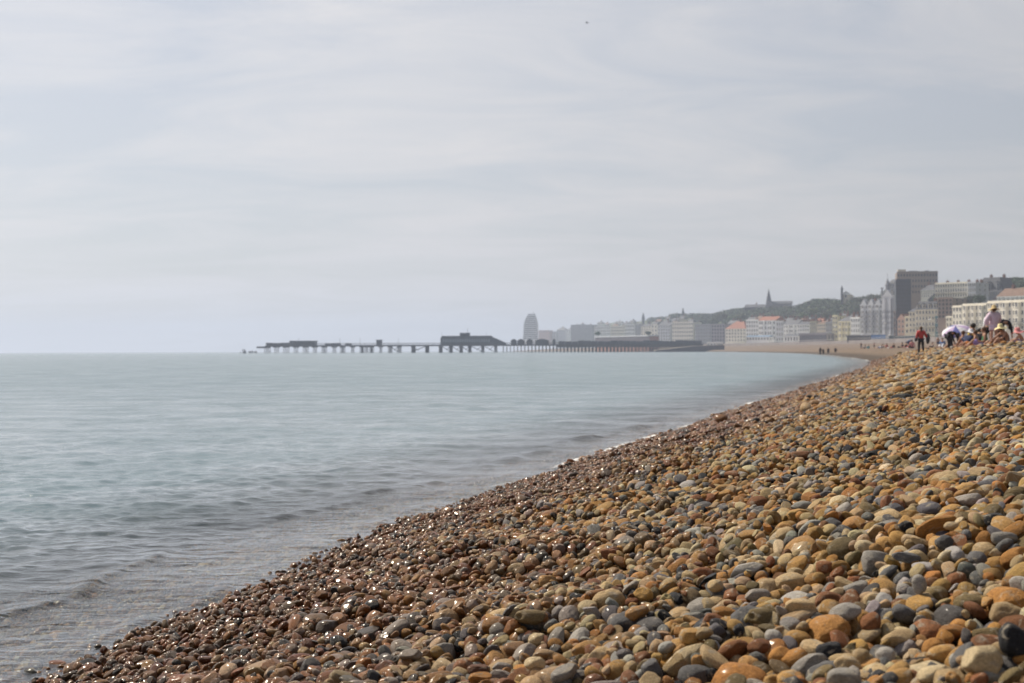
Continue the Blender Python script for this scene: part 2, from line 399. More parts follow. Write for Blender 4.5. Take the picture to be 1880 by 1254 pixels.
def house(name, label, px0, px1, ytop, ybase, Y, wall='white', roof='flat', storeys=4, bays=4, ang=38, depth=12, cat='house', group=None,
          roofm=None, rh=3.0, chim=2, gables=0, dormers=0, balcony=0, cornice=True, baywin=0, winw=None, sidewin=True, sink=9, parapet=True, winh=.56, emin=20):
    Y = max(Y, Yat((px0 + px1) / 2, emin)); ang += ADDANG
    A, w, rz = place(px0, px1, ybase, Y, ang)
    h = W(px0, ytop, Y).z - A.z
    rm = roofm or slate
    root = tag(empty(name, A, rz), label, cat, group)
    wallh = h if roof == 'flat' else h - rh
    b = MB()
    b.box(0, w, 0, depth, -sink, wallh, 0)
    if parapet and roof == 'flat': b.box(.0, w, .0, .35, wallh, wallh + .5, 0)
    if baywin:
        bw = w / baywin
        for i in range(baywin):
            cx = (i + .5) * bw; q = bw * .27
            b.poly([(cx - q, -.003, 0), (cx - q * .6, -1.1, 0), (cx + q * .6, -1.1, 0), (cx + q, -.003, 0),
                    (cx - q, -.003, wallh * .93), (cx - q * .6, -1.1, wallh * .93), (cx + q * .6, -1.1, wallh * .93), (cx + q, -.003, wallh * .93)],
                   [(0, 1, 5, 4), (1, 2, 6, 5), (2, 3, 7, 6), (4, 5, 6, 7), (3, 2, 1, 0)], 0)
    b.build('wall', stucco(wall), root)
    if cornice:
        c = MB(); c.box(-.25, w + .25, -.4, -.004, wallh - .55, wallh - .1, 0)
        c.build('cornice', stucco(wall), root)
        c = MB(); c.box(-.12, w + .12, -.22, -.004, wallh * (1 / storeys) - .15, wallh * (1 / storeys) + .15, 0)
        c.build('string_course', stucco(wall), root)
    if roof == 'hip':
        r = MB(); r.hip(-.35, w + .35, -.35, depth + .35, wallh + .003, wallh + rh, min(w * .4, depth * .5)); ro = r.build('roof', rm, root)
    elif roof == 'gable':      # ridge along the front
        r = MB(); r.hip(-.35, w + .35, -.35, depth + .35, wallh + .003, wallh + rh, .02); ro = r.build('roof', rm, root)
    elif roof == 'front_gable':
        r = MB(); r.prism([(-.3, wallh + .003), (w + .3, wallh + .003), (w / 2, wallh + rh)], .3, depth + .3); ro = r.build('roof', rm, root)
        g = MB(); g.prism([(0, wallh + .003), (w, wallh + .003), (w / 2, wallh + rh - .2)], .0, .29); g.build('gable', stucco(wall), root)
    elif roof == 'mansard':
        r = MB(); r.frus(-.2, w + .2, -.2, depth + .2, wallh + .003, wallh + rh, rh * .38); ro = r.build('roof', rm, root)
    elif roof == 'dome':
        r = MB(); q = 10
        for i in range(q):
            a0, a1 = i / q * math.pi / 2, (i + 1) / q * math.pi / 2
            s0, s1 = math.cos(a0), math.cos(a1)
            z0, z1 = wallh + .003 + rh * math.sin(a0), wallh + .003 + rh * math.sin(a1)
            cx, cy = w / 2, depth / 2
            r.poly([(cx - cx*s0, cy - cy*s0, z0), (cx + cx*s0, cy - cy*s0, z0), (cx + cx*s0, cy + cy*s0, z0), (cx - cx*s0, cy + cy*s0, z0),
                    (cx - cx*s1, cy - cy*s1, z1), (cx + cx*s1, cy - cy*s1, z1), (cx + cx*s1, cy + cy*s1, z1), (cx - cx*s1, cy + cy*s1, z1)],
                   [(0,1,5,4),(1,2,6,5),(2,3,7,6),(3,0,4,7)])
        ro = r.build('roof', rm, root)
    else:
        r = MB(); r.box(.4, w - .4, .4, depth - .3, wallh - .1, wallh + .2); ro = r.build('roof', lead, root)
    for i in range(chim):
        c = MB(); cx = w * (i + .5) / chim + .6; zc = wallh + (rh if roof != 'flat' else 0)
        c.box(cx - .55, cx + .55, depth * .45, depth * .45 + 1.5, wallh - .2, zc + 1.6)
        for j in (-.3, .3): c.bar((cx + j, depth * .45 + .75, zc + 1.603), (cx + j, depth * .45 + .75, zc + 2.2), .16)
        c.build('chimney', brick, root)
    for i in range(gables):
        gw = w / gables; cx = (i + .5) * gw; g = MB(); q = gw * .36; zb = wallh - .6; gh = min(3.4, gw * .8) + .6
        g.prism([(cx - q, zb), (cx + q, zb), (cx + q, zb + .7), (cx + q * .55, zb + gh * .55), (cx, zb + gh), (cx - q * .55, zb + gh * .55), (cx - q, zb + .7)], -.45, 2.2)
        g.build('gable', stucco(wall), root)
    for i in range(dormers):
        dw = w / dormers; cx = (i + .5) * dw; g = MB()
        g.box(cx - .75, cx + .75, .1, 2.4, wallh + .3, wallh + rh * .62, 0); g.prism([(cx - 1.0, wallh + rh * .62 + .003), (cx + 1.0, wallh + rh * .62 + .003), (cx, wallh + rh * .62 + .8)], -.1, 2.5, 1)
        g.box(cx - .45, cx + .45, .03, .097, wallh + .6, wallh + rh * .55, 2)
        g.build('dormer', [stucco(wall), rm, glass], root)
    sh = wallh / storeys
    ww = winw or min(1.35, w / bays * .5)
    for s in range(storeys):
        for i in range(bays):
            cx = (i + .5) * w / bays
            dy = -.055
            if baywin:
                bw = w / baywin; rel = abs((cx % bw) - bw / 2)
                if rel < bw * .27 * .6: dy = -1.155
                elif rel < bw * .27: continue
            hh = sh * winh
            tall = sh * .26
            link('window', win_mesh(ww, hh, int(wall in ('dark', 'brown', 'mauve'))), root, (cx, dy, s * sh + tall))
    if sidewin:      # the flank that faces the camera
        me = win_mesh(1.0, sh * winh, int(wall in ('dark', 'brown', 'mauve')))
        for s in range(storeys):
            for j in (.3, .7):
                o = link('window', me, root, (w + .055, depth * j, s * sh + sh * .26)); o.rotation_euler = (0, 0, math.pi / 2)
    for s in range(balcony):
        z = (s + 1) * sh; c = MB()
        c.box(0, w, -1.2, -.004, z - .12, z); c.box(0, w, -1.2, -1.12, z + .9, z + 1.0)
        n = max(4, int(w / 1.1))
        for i in range(n + 1): c.box(w * i / n - .04, w * i / n + .04, -1.19, -1.13, z + .003, z + .897)
        c.build('balcony', iron, root)
    return root, A, w, rz, wallh, depth

def child_prim(root, name, mb, mats): return mb.build(name, mats, root)

T = 'terrace houses along the seafront'
# --- right hand seafront, large creamy terraces
r, *_ = house('terrace', 'long cream hotel terrace of bays cut off by the right edge of the photo', 1813, 1905, 555, 611, 560, 'cream', 'flat', 4, 12, 46, 16, 'hotel', T, balcony=1, baywin=4, chim=0)
r, *_ = house('terrace', 'cream terrace of bay fronts with a tall cornice, behind the striped parasol', 1767, 1811, 560, 611, 590, 'cream', 'flat', 4, 9, 46, 14, 'hotel', T, balcony=1, baywin=3, chim=0)
r, *_ = house('terrace', 'narrow cream end block with rounded corner at the left end of the cream terraces', 1749, 1766, 563, 611, 612, 'cream', 'flat', 4, 3, 44, 13, 'house', T, chim=0)
house('townhouse', 'small cream house squeezed left of the cream terraces, above a blue shopfront', 1737, 1748, 582, 611, 640, 'cream', 'flat', 3, 2, 30, 10, 'house', T, chim=0)
house('shop', 'low teal fronted shop with red upper wall between grey block and cream house', 1717, 1737, 582, 612, 645, 'teal', 'flat', 2, 3, 30, 10, 'shop', None, chim=0)
house('apartment_block', 'tall plain grey brown flats behind the house with dormers', 1722, 1749, 548, 585, 690, 'brown', 'flat', 5, 4, 30, 14, 'flats', None, chim=0)
house('hotel', 'cream seafront hotel with slate mansard roof and a row of dormers', 1681, 1722, 554, 612, 660, 'tan', 'mansard', 4, 7, 34, 14, 'hotel', None, rh=4.2, dormers=4, chim=1, balcony=1)
house('townhouse', 'cream house with sloping grey hip roof left of the hotel with dormers', 1669, 1681, 564, 612, 672, 'tan', 'hip', 4, 2, 30, 11, 'house', None, rh=2.5, chim=0)
house('townhouse', 'narrow pale house with three small windows one above another beside the pink gable', 1661, 1670, 582, 614, 680, 'tan', 'flat', 3, 1, 28, 10, 'house', None, chim=0)
house('townhouse', 'pink house with pointed gable front', 1648, 1661, 576, 614, 684, 'pink', 'front_gable', 3, 2, 28, 11, 'house', None, rh=3.0, chim=0, roofm=redtile)
# --- grand hotel with gables and tower
g1 = house('grand_hotel', 'tall pale Victorian hotel with a row of pointed gables and iron balconies', 1580, 1620, 553, 614, 735, 'pale', 'mansard', 6, 9, 34, 18, 'hotel', None, rh=2.2, gables=3, balcony=4, baywin=3, chim=2)
g2 = house('tower_block_wing', 'tall pale corner wing of the Victorian hotel with turret and finials', 1620, 1641, 535, 614, 722, 'pale', 'mansard', 7, 4, 34, 16, 'hotel', None, rh=2.5, gables=1, balcony=4, baywin=2, chim=1)
root, A, w_, rz_, wh_, dp_ = g2
mb = MB(); mb.bar((w_ * .2, 3, wh_ + 1), (w_ * .2, 3, wh_ + 6), 1.3, n=8); mb.cone(w_ * .2, 3, wh_ + 6.003, wh_ + 10.5, 1.7); mb.bar((w_ * .2, 3, wh_ + 10.3), (w_ * .2, 3, wh_ + 13), .1)
mb.build('turret', stucco('grey'), root)
mb = MB(); mb.bar((-1.5, 2, wh_ - 3), (-1.5, 2, wh_ + 4), .5, n=8); mb.bar((-1.5, 2, wh_ + 4.003), (-1.5, 2, wh_ + 4.8), .9, n=8); mb.build('finial', stucco('grey'), root)
house('annexe', 'brown brick annexe at the right foot of the tall corner wing', 1641, 1648, 572, 614, 716, 'brown', 'flat', 4, 2, 30, 10, 'house', None, chim=0)
# --- modern dark block with its brown upper slab, on the cliff behind
house('apartment_block', 'very tall dark slab of flats on the cliff behind the Victorian hotel', 1645, 1673, 514, 592, 800, 'dark', 'flat', 11, 6, -4, 16, 'flats', None, chim=0, cornice=False, winh=.35, sink=20)
OB = house('office_block', 'wide flat roofed brown block on the skyline, highest building in the town', 1647, 1722, 500, 541, 930, 'brown', 'flat', 4, 14, -4, 22, 'office block', None, chim=0, cornice=True, winh=.4, sink=20, emin=70)
oroot, oA, ow, orz, owh, odp = OB
mb = MB(); mb.box(.6, ow * .22, 1, 9, owh + .21, owh + 1.9); mb.build('stair_tower', stucco('tan'), oroot)
mb = MB(); mb.box(ow * .3, ow * .52, 4, 10, owh + .21, owh + 1.1); mb.box(ow * .7, ow * .8, 5, 12, owh + .21, owh + 1.3); mb.build('roof_plant', stucco('grey'), oroot)
house('villa', 'grey turreted villa leaning against the left end of the brown skyline block', 1631, 1645, 512, 552, 840, 'grey', 'dome', 4, 3, 24, 12, 'house', None, rh=5, chim=1, sink=20, emin=70)
house('dark_block', 'dark building below the cliff, right foot of the tall dark slab', 1673, 1684, 553, 590, 770, 'dark', 'gable', 4, 3, 20, 12, 'flats', None, rh=3, chim=0, sink=14, emin=70)
# --- upper terraces on the hill at right
U = 'upper houses on the hill at right'
house('villa', 'cream villa with slate roof and chimneys just right of the dark slab', 1673, 1690, 527, 546, 850, 'cream', 'gable', 3, 5, 24, 12, 'house', U, rh=3, chim=2, sink=22, emin=70)
house('villa', 'cream villa with taller pitched roof under the brown skyline block', 1691, 1716, 522, 546, 860, 'cream', 'hip', 3, 6, 24, 12, 'house', U, rh=4, chim=2, sink=22, emin=70)
house('terrace', 'long cream hilltop terrace with arcaded front, right of the brown skyline block', 1717, 1776, 521, 548, 800, 'cream', 'flat', 3, 13, 30, 14, 'house', U, chim=3, sink=24, balcony=1)
house('terrace', 'greenish white end house of the hilltop terrace', 1777, 1792, 519, 556, 775, 'pale', 'flat', 4, 4, 34, 13, 'house', U, chim=2, sink=24)
house('villa', 'big dark slate roofed house with two chimneys on the hilltop above the terraces', 1793, 1840, 510, 545, 800, 'grey', 'mansard', 2, 7, 30, 18, 'house', U, rh=8, chim=2, sink=24, dormers=3, emin=70)
house('terrace', 'low white terrace under a long brown roof near the right edge', 1831, 1905, 529, 553, 700, 'white', 'gable', 2, 9, 38, 14, 'house', U, rh=4.2, chim=3, sink=24, roofm=browntile)
house('cottage', 'brownish house below the cream villas in the gap beneath the trees', 1688, 1704, 549, 562, 745, 'brown', 'gable', 2, 3, 24, 10, 'house', U, rh=2, chim=1, sink=14, emin=70)
house('cottage', 'grey gabled cottage above the slate mansard roof', 1704, 1730, 538, 556, 735, 'dark', 'front_gable', 2, 3, 24, 12, 'house', U, rh=4, chim=1, sink=14, emin=70)
house('cottage', 'small pale grey cottage below the hilltop terrace', 1736, 1762, 543, 560, 700, 'grey', 'gable', 2, 4, 28, 10, 'house', U, rh=2.4, chim=1, sink=16, emin=70)
house('cottage', 'white cottage row immediately above the long cream hotel terrace', 1822, 1866, 543, 558, 640, 'pale', 'gable', 2, 6, 38, 10, 'house', U, rh=2.2, chim=3, sink=16, roofm=browntile, emin=70)
# --- middle seafront, white and yellow houses
Ms = 'houses of the middle seafront'
house('townhouse', 'white house with pale gable next to the left flank of the Victorian hotel', 1562, 1579, 584, 622, 790, 'white', 'flat', 4, 4, 34, 11, 'house', Ms, chim=2)
house('townhouse', 'yellow double house with dark slate roof and gable', 1539, 1562, 580, 622, 830, 'yellow', 'hip', 3, 6, 34, 12, 'house', Ms, rh=3.6, chim=2, baywin=2)
house('townhouse', 'tall narrow pale yellow house rising above its neighbours', 1529, 1538, 580, 622, 860, 'yellow', 'flat', 5, 2, 30, 11, 'house', Ms, chim=1)
house('townhouse', 'low greyish house left of the tall narrow yellow one', 1516, 1528, 592, 622, 880, 'grey', 'flat', 3, 3, 30, 11, 'house', Ms, chim=1)
house('townhouse', 'cream pair of houses with red toned parapet and grey bays', 1500, 1516, 589, 622, 905, 'tan', 'hip', 4, 4, 32, 12, 'house', Ms, rh=2.0, chim=2, roofm=browntile)
house('townhouse', 'cream house with green tinged bays left of the red toned parapet', 1487, 1499, 591, 622, 925, 'olive', 'flat', 4, 3, 32, 12, 'house', Ms, chim=2)
house('townhouse', 'white house crowded with chimneys in the middle of the seafront', 1464, 1486, 590, 624, 960, 'white', 'gable', 4, 5, 32, 12, 'house', Ms, rh=2.4, chim=5, balcony=1)
house('townhouse', 'white house under a broad dark slate roof', 1439, 1463, 587, 627, 990, 'white', 'gable', 4, 5, 30, 13, 'house', Ms, rh=4, chim=1, baywin=2)
house('townhouse', 'blueish white house left of the broad dark slate roof', 1425, 1438, 591, 628, 1025, 'pale', 'flat', 4, 3, 30, 12, 'house', Ms, chim=1)
house('townhouse', 'white house with red tiled roof and end gable', 1393, 1424, 581, 626, 1050, 'white', 'gable', 4, 6, 30, 13, 'house', Ms, rh=3.4, chim=1, roofm=redtile, baywin=2)
house('townhouse', 'tall white flat topped houses between the two red roofs', 1370, 1392, 588, 626, 1085, 'white', 'flat', 5, 5, 28, 13, 'house', Ms, chim=1)
house('hotel', 'cream hotel with sprawling red tiled hip roof, leftmost red roof', 1332, 1369, 590, 628, 1130, 'cream', 'hip', 4, 7, 28, 14, 'hotel', Ms, rh=6.5, chim=1, roofm=redtile)
house('pavilion', 'long low grey pavilion on the promenade below the white houses', 1468, 1518, 613, 628, 815, 'mauve', 'flat', 1, 14, 30, 9, 'pavilion', None, chim=0, emin=7)
house('kiosk', 'small white arched kiosk left of the long low pavilion', 1440, 1466, 614, 629, 860, 'white', 'gable', 1, 5, 28, 8, 'kiosk', None, rh=1.2, chim=0, emin=7)
house('pavilion', 'low blue roofed shelter in front of the white houses with red roofs', 1370, 1412, 616, 626, 935, 'white', 'gable', 1, 8, 26, 7, 'shelter', None, rh=1.2, roofm=paint('blue sheet roof', (.12, .2, .3), .5), chim=0, emin=7)
B2 = 'second row houses behind the middle seafront'
for a, b_, yt, wl, rf, rm_, lb in [(1336, 1352, 588, 'grey', 'gable', None, 'grey roof just left behind the leftmost red roofed hotel'), (1371, 1384, 582, 'pale', 'gable', None, 'pale house peeping over the tall white flat topped houses'),
    (1386, 1398, 579, 'tan', 'hip', browntile, 'brown roofed house peeping up left of the white house with red roof'), (1425, 1440, 585, 'white', 'gable', None, 'white gable peeping up right of the white house with red roof'),
    (1441, 1452, 583, 'grey', 'gable', None, 'grey house peeping over the broad dark slate roof, left one'), (1454, 1464, 584, 'pale', 'hip', None, 'pale house peeping over the broad dark slate roof, right one'),
    (1467, 1478, 584, 'tan', 'gable', browntile, 'tan house behind the house crowded with chimneys'), (1480, 1494, 582, 'white', 'front_gable', None, 'white gabled house behind the green tinged bays'),
    (1497, 1510, 584, 'pale', 'gable', redtile, 'pale house with reddish roof behind the red toned parapet'), (1514, 1527, 583, 'grey', 'hip', None, 'grey house behind the low greyish one'),
    (1540, 1552, 575, 'cream', 'gable', None, 'cream house peeping over the yellow double house'), (1557, 1570, 577, 'white', 'gable', None, 'white house peeping over the pale gable beside the Victorian hotel')]:
    house('townhouse', lb, a, b_, yt, yt + 22, 800, wl, rf, 3, 4, 26, 10, 'house', B2, roofm=rm_, rh=3.2, chim=2, emin=44, sink=14)
# --- houses beyond the pier
Fh = 'hazy houses beyond the pier'
far = [
 ('apartment_block', 'brown grey block of flats immediately left of the leftmost red roof', 1306, 1331, 596, 634, 1190, 'mauve', 'flat', 6, 5, 26, None),
 ('apartment_block', 'grey flats with strong vertical piers behind the pier gate', 1276, 1305, 596, 634, 1240, 'grey', 'flat', 6, 6, 26, None),
 ('terrace', 'pale cream terrace with raised centre standing above the pier deck', 1234, 1273, 592, 628, 1290, 'cream', 'flat', 5, 9, 26, None),
 ('townhouse', 'grey gabled house left of the pale cream terrace with raised centre', 1208, 1231, 592, 626, 1340, 'pale', 'gable', 5, 5, 24, 3),
 ('townhouse', 'thin cream house above the shore end of the pier', 1196, 1207, 596, 626, 1380, 'cream', 'flat', 4, 2, 24, None),
 ('townhouse', 'cream house with dark roof below the church like turret', 1177, 1195, 594, 616, 1450, 'cream', 'hip', 4, 4, 22, 3),
 ('townhouse', 'grey blue house two left of the thin cream house', 1166, 1176, 597, 616, 1480, 'grey', 'flat', 4, 2, 22, None),
 ('terrace', 'pale three bay terrace in the haze above the arcade', 1148, 1165, 596, 616, 1500, 'white', 'flat', 3, 5, 22, None),
 ('terrace', 'faint cream terrace in the haze at the middle of the arcade', 1122, 1147, 599, 616, 1540, 'cream', 'flat', 3, 7, 22, None),
 ('terrace', 'long faint white terrace at the left end of the arcade', 1091, 1121, 600, 616, 1580, 'white', 'flat', 3, 8, 20, None),
 ('apartment_block', 'grey blue slab in the haze right of the white tower', 1048, 1088, 597, 626, 1700, 'grey', 'flat', 6, 8, 16, None),
 ('townhouse', 'faint pale house left of the grey blue slab', 1039, 1047, 604, 626, 1760, 'white', 'gable', 4, 2, 16, 3),
 ('townhouse', 'faint pale house with dark roof, second left of the grey blue slab', 1022, 1038, 601, 626, 1800, 'pale', 'hip', 4, 4, 16, 5),
 ('townhouse', 'lowest faint pale house, nearest but one to the white tower', 1011, 1021, 609, 626, 1850, 'pale', 'flat', 3, 2, 16, None),
 ('apartment_block', 'small pale block touching the right side of the white tower', 989, 1009, 607, 626, 1930, 'pink', 'flat', 4, 5, 12, None)]
for n_, lb, a, b_, yt, yb, Y_, wl, rf, st, by, an, rh_ in far:
    house(n_, lb, a, b_, yt, yb, Y_, wl, rf, st, by, an, 14, 'building', Fh, rh=rh_ or 3, chim=0 if rf == 'flat' else 1, sidewin=False, cornice=False)
Hh = 'small houses scattered on the far hillside'
r_ = random.Random(5)
spots = [(1052, 592, 9), (1063, 590, 8), (1096, 586, 10), (1108, 588, 9), (1128, 586, 13), (1142, 588, 9), (1155, 584, 8), (1187, 585, 12), (1203, 582, 9), (1216, 584, 11), (1222, 577, 7),
         (1233, 580, 11), (1247, 576, 8), (1249, 584, 10), (1262, 582, 9), (1275, 578, 8), (1284, 586, 11), (1118, 594, 10), (1136, 594, 9), (1172, 592, 11), (1098, 594, 9), (1192, 590, 8)]
adj = {'white': 'white', 'grey': 'grey', 'tan': 'tan', 'pale': 'pale grey', 'brown': 'brown', 'mauve': 'mauve grey'}
spots += [(1077, 592, 9), (1086, 594, 8), (1103, 592, 8), (1124, 591, 9), (1148, 592, 9), (1163, 589, 10), (1181, 593, 9), (1210, 588, 10), (1228, 587, 10), (1241, 587, 9), (1256, 588, 10), (1268, 585, 9), (1281, 592, 10), (1294, 590, 10),
          (1236, 574, 8), (1222, 590, 9), (1151, 587, 7), (1112, 597, 9)]
spots += [(1046 + i * 8.3 + (i * 37 % 5), (603, 599, 596, 600)[i % 4] - (i * 8.3) * .045 - (i * 13 % 4), 7 + i * 5 % 4) for i in range(28)]
spots.sort()
cnt = {}
plan = []
for i, (a, yt, wd_) in enumerate(spots):
    wl = r_.choice(list(adj)) if i % 3 else 'white'; rf = r_.choice(['gable', 'hip', 'gable', 'front_gable'])
    plan.append((a, yt, wd_, wl, rf)); cnt[(wl, rf)] = cnt.get((wl, rf), 0) + 1
ordn = ['leftmost'] + [w_ + ' from left' for w_ in 'second third fourth fifth sixth seventh eighth ninth tenth eleventh twelfth thirteenth fourteenth fifteenth sixteenth seventeenth eighteenth nineteenth twentieth'.split()]
seen = {}
for i, (a, yt, wd_, wl, rf) in enumerate(plan):
    k = seen.get((wl, rf), 0); seen[(wl, rf)] = k + 1
    rn = {'gable': 'ridged roof', 'hip': 'hipped roof', 'front_gable': 'pointed gable front'}[rf]
    lb = f"small hazy {adj[wl]} hillside house with {rn}" + (f", {ordn[k]} of those" if cnt[(wl, rf)] > 1 else '')
    house('hillside_house', lb, a, a + wd_, yt + 4, yt + 15, Yat(a, 60 + (i * 7) % 5 * 12), wl, rf, 2, 3, 16, 10, 'house', Hh, rh=3, chim=1, sidewin=False, cornice=False, sink=20,
          roofm=[slate, slate, browntile][i % 3])

# seafront arcade below the far terraces
A = W(1094, 626, 1150); B = W(1192, 625, 1060)
rz = math.atan2(B.y - A.y, B.x - A.x); w = math.hypot(B.x - A.x, B.y - A.y)
ar = tag(empty('arcade', A, rz), 'long low seafront arcade with pale parapet and reddish wall behind the pier deck', 'arcade')
b = MB(); b.box(0, w, 0, 8, -9, 2.8); b.build('wall', paint('reddish arcade render', (.33, .17, .13), .85), ar)
b = MB(); b.box(-.3, w + .3, -.8, 8.3, 2.803, 3.5); b.build('parapet', stucco('pale'), ar)
b = MB()
for i in range(41): b.box(w * i / 40 - .25, w * i / 40 + .25, -.7, -.004, -4, 2.8)
b.build('pillars', stucco('mauve'), ar)

# the white tower shaped like a ship's bridge
A = W(958.5, 627, 2150)
def tz(y): return W(970, y, 2150).z - A.z
def tx(px): return (px - 958.5) / F * 2150
tw = tag(empty('tower_block', A, -.06), 'pale round shouldered tower block fading in the haze beyond the pier', 'tower block')
b = MB(); b.prism([(tx(958.8), -4), (tx(988), -4), (tx(987.5), tz(595)), (tx(985.5), tz(586)), (tx(983), tz(578.5)), (tx(968.5), tz(578.5)), (tx(964.5), tz(586)), (tx(961.5), tz(595)), (tx(961), tz(612))], 0, 16)
b.build('wall', stucco('white'), tw)
b = MB(); b.box(tx(969.5), tx(982.5), 3, 13, tz(578.5) + .003, tz(576.2)); b.build('roof_house', stucco('grey'), tw)
b = MB(); b.bar((tx(979), 8, tz(576.2)), (tx(979), 8, tz(572)), .25); b.build('mast', iron, tw)
for i in range(12):
    y = 622 - i * 3.6
    xl = np.interp(y, [578.5, 586, 595, 612, 627], [968.5, 964.5, 961.5, 961, 958.8]) + 1.2; xr = np.interp(y, [578.5, 586, 595, 627], [983, 985.5, 987.5, 988]) - 1.2
    b = MB(); b.box(tx(xl), tx(xr), -.3, -.004, tz(y), tz(y - 1.5)); b.build('window_band', glass, tw)

# church on the hill
def spire_church():
    Y = Yat(1411, 105); A = W(1411.5, 562, Y)
    c = tag(empty('church', A, -.2), 'grey stone church with a tall pointed spire on the wooded ridge', 'church')
    s = Y / F; st = stucco('mauve')
    b = MB(); b.box(-4.9 * s, 4.9 * s, -4.9 * s, 4.9 * s, -9, 9 * s); b.build('tower', st, c)
    b = MB(); n = 8; b.cone(0, 0, 9 * s + .003, 33 * s, 4.9 * s, 8); b.build('spire', slate, c)
    b = MB(); b.box(5 * s, 42 * s, -4, 6, -9, 4 * s); b.build('nave_wall', st, c)
    b = MB(); b.hip(5 * s, 43 * s, -4.6, 6.6, 4 * s + .003, 9 * s, .02); b.build('roof', slate, c)
    for i in range(7): link('window', win_mesh(1.2, 1.4), c, (9 * s + i * 5 * s, -4.06, 0))
spire_church()
house('long_building', 'long dark roofed building on the ridge left of the church spire', 1367, 1404, 559, 566, 1080, 'dark', 'gable', 1, 9, 6, 12, 'building', None, rh=3, chim=1, sink=6, emin=105)
def belfry():
    Y = Yat(1553, 105); A = W(1553, 550, Y); s = Y / F
    c = tag(empty('chapel', A, -.35), 'pale gabled chapel with thin dark bell tower above the trees', 'chapel')
    b = MB(); b.box(-8 * s, 9 * s, 0, 14, -9, 9 * s); b.build('wall', stucco('tan'), c)
    b = MB(); b.prism([(-9 * s, 9 * s + .003), (9.6 * s, 9 * s + .003), (0, 16 * s)], .3, 14); b.build('roof', stucco('pale'), c)
    b = MB(); b.prism([(-8 * s, 9 * s + .003), (8.6 * s, 9 * s + .003), (0, 15.5 * s)], 0, .29); b.build('gable', stucco('white'), c)
    b = MB(); b.box(-8.6 * s, -5 * s, -2.0, -.01, -9, 20 * s); b.box(-9.2 * s, -4.4 * s, -2.3, .3, 20 * s + .003, 21 * s); b.cone(-6.8 * s, -1, 21 * s + .003, 27 * s, 1.8 * s, 8); b.build('bell_tower', stucco('dark'), c)
    link('window', win_mesh(1.6, 2.2), c, (0, -.06, 4 * s))
belfry()
def turret(px, ytop, ybase, Y, lb, wd):
    Y = Yat(px, 90)
    A = W(px, ybase, Y); s = Y / F
    c = tag(empty('turret', A), lb, 'turret'); h = (ybase - ytop) * s
    b = MB(); b.box(-wd * s, wd * s, -wd * s, wd * s, -10, h * .55); b.build('wall', stucco('dark'), c)
    b = MB(); b.bar((0, 0, h * .55 + .003), (0, 0, h * .75), wd * s * .7, n=8); b.cone(0, 0, h * .75 + .003, h, wd * s * .8); b.build('lantern', slate, c)
turret(1181, 574, 590, 1500, 'square hazy turret rising over the far hillside houses', 2.6)
turret(1254, 565, 578, 1250, 'small dark cupola on the hilltop left of the green wood', 1.8)

# sea wall, railings and hoarding on the promenade
def strip(name, d0, d1, z0f, z1f, Ya, Yb, n, mat, lb, cat, kind=None):
    yy = np.linspace(Ya, Yb, n); v = []; f = []
    for y in yy:
        x = float(shore(y))
        v += [(x + d0 / .965, y, z0f), (x + d0 / .965, y, z1f), (x + d1 / .965, y, z1f), (x + d1 / .965, y, z0f)]
    for i in range(n - 1):
        a = i * 4
        for j in range(3): f.append((a + j, a + j + 1, a + j + 5, a + j + 4))
    f += [(0, 1, 2, 3), tuple(4 * (n - 1) + q for q in (3, 2, 1, 0))]
    o = link(name, mesh(name, v, f, [mat])); 
    return tag(o, lb, cat, kind=kind)
strip('sea_wall', 73.6, 75.2, 2.5, 6.3, 335, 1500, 130, paint('sea wall concrete', (.21, .185, .18), .9, .3, .2), 'long brown grey sea wall at the back of the far beach', 'sea wall')
strip('promenade', 75.2, 92, 4.8, 5.72, 335, 1500, 110, paint('promenade paving', (.34, .31, .29), .9), None, None, 'structure')
rl = tag(empty('railing', (0, 0, 0)), 'thin pale railing on top of the sea wall', 'railing')
b = MB(); yy = np.linspace(430, 1100, 130)
pts = [Vector((float(shore(y)) + 74 / .965, y, 6.3)) for y in yy]
for p in pts: b.bar(p, p + Vector((0, 0, 1.1)), .05, n=4)
b.build('posts', frame_m, rl)
b = MB()
for p, q in zip(pts, pts[1:]): b.bar(p + Vector((0, 0, 1.1)), q + Vector((0, 0, 1.1)), .05, n=4)
b.build('rail', frame_m, rl)
A, w, rz = place(1599, 1626, 622, Yat(1612, 4), 30)
hd = tag(empty('hoarding', A, rz), 'bright blue hoarding on the promenade below the Victorian hotel', 'hoarding')
b = MB(); b.box(0, w, 0, .15, .1, 2.1); b.build('panel', paint('bright blue boarding', (.05, .17, .42), .5, .12, .6), hd)
b = MB()
for i in range(9): b.box(w * i / 8 - .06, w * i / 8 + .06, .153, .3, -1.5, 2.2)
b.build('posts', iron, hd)
A, w, rz = place(1556, 1597, 623, Yat(1575, 4), 30)
hd = tag(empty('shelter', A, rz), 'long dark seafront shelter left of the blue hoarding', 'shelter')
b = MB(); b.box(0, w, 0, 3, -2, 2.0); b.build('wall', paint('dark shelter boards', (.07, .075, .1), .7), hd)
b = MB(); b.box(-.4, w + .4, -.8, 3.5, 2.003, 2.25); b.build('roof', slate, hd)
b = MB()
for i in range(12): b.box(w * i / 11 - .08, w * i / 11 + .08, -.7, -.004, -1, 2.0)
b.build('posts', iron, hd)
A, w, rz = place(1632, 1690, 622, Yat(1655, 3), 34)
hd = tag(empty('fence', A, rz), 'low dark teal fence along the promenade right of the blue hoarding', 'fence')
b = MB(); b.box(0, w, 0, .1, .1, 1.5); b.build('panel', paint('dark teal boards', (.06, .10, .12), .6), hd)
b = MB()
for i in range(20): b.box(w * i / 19 - .06, w * i / 19 + .06, .103, .25, -1.5, 1.6)
b.build('posts', iron, hd)
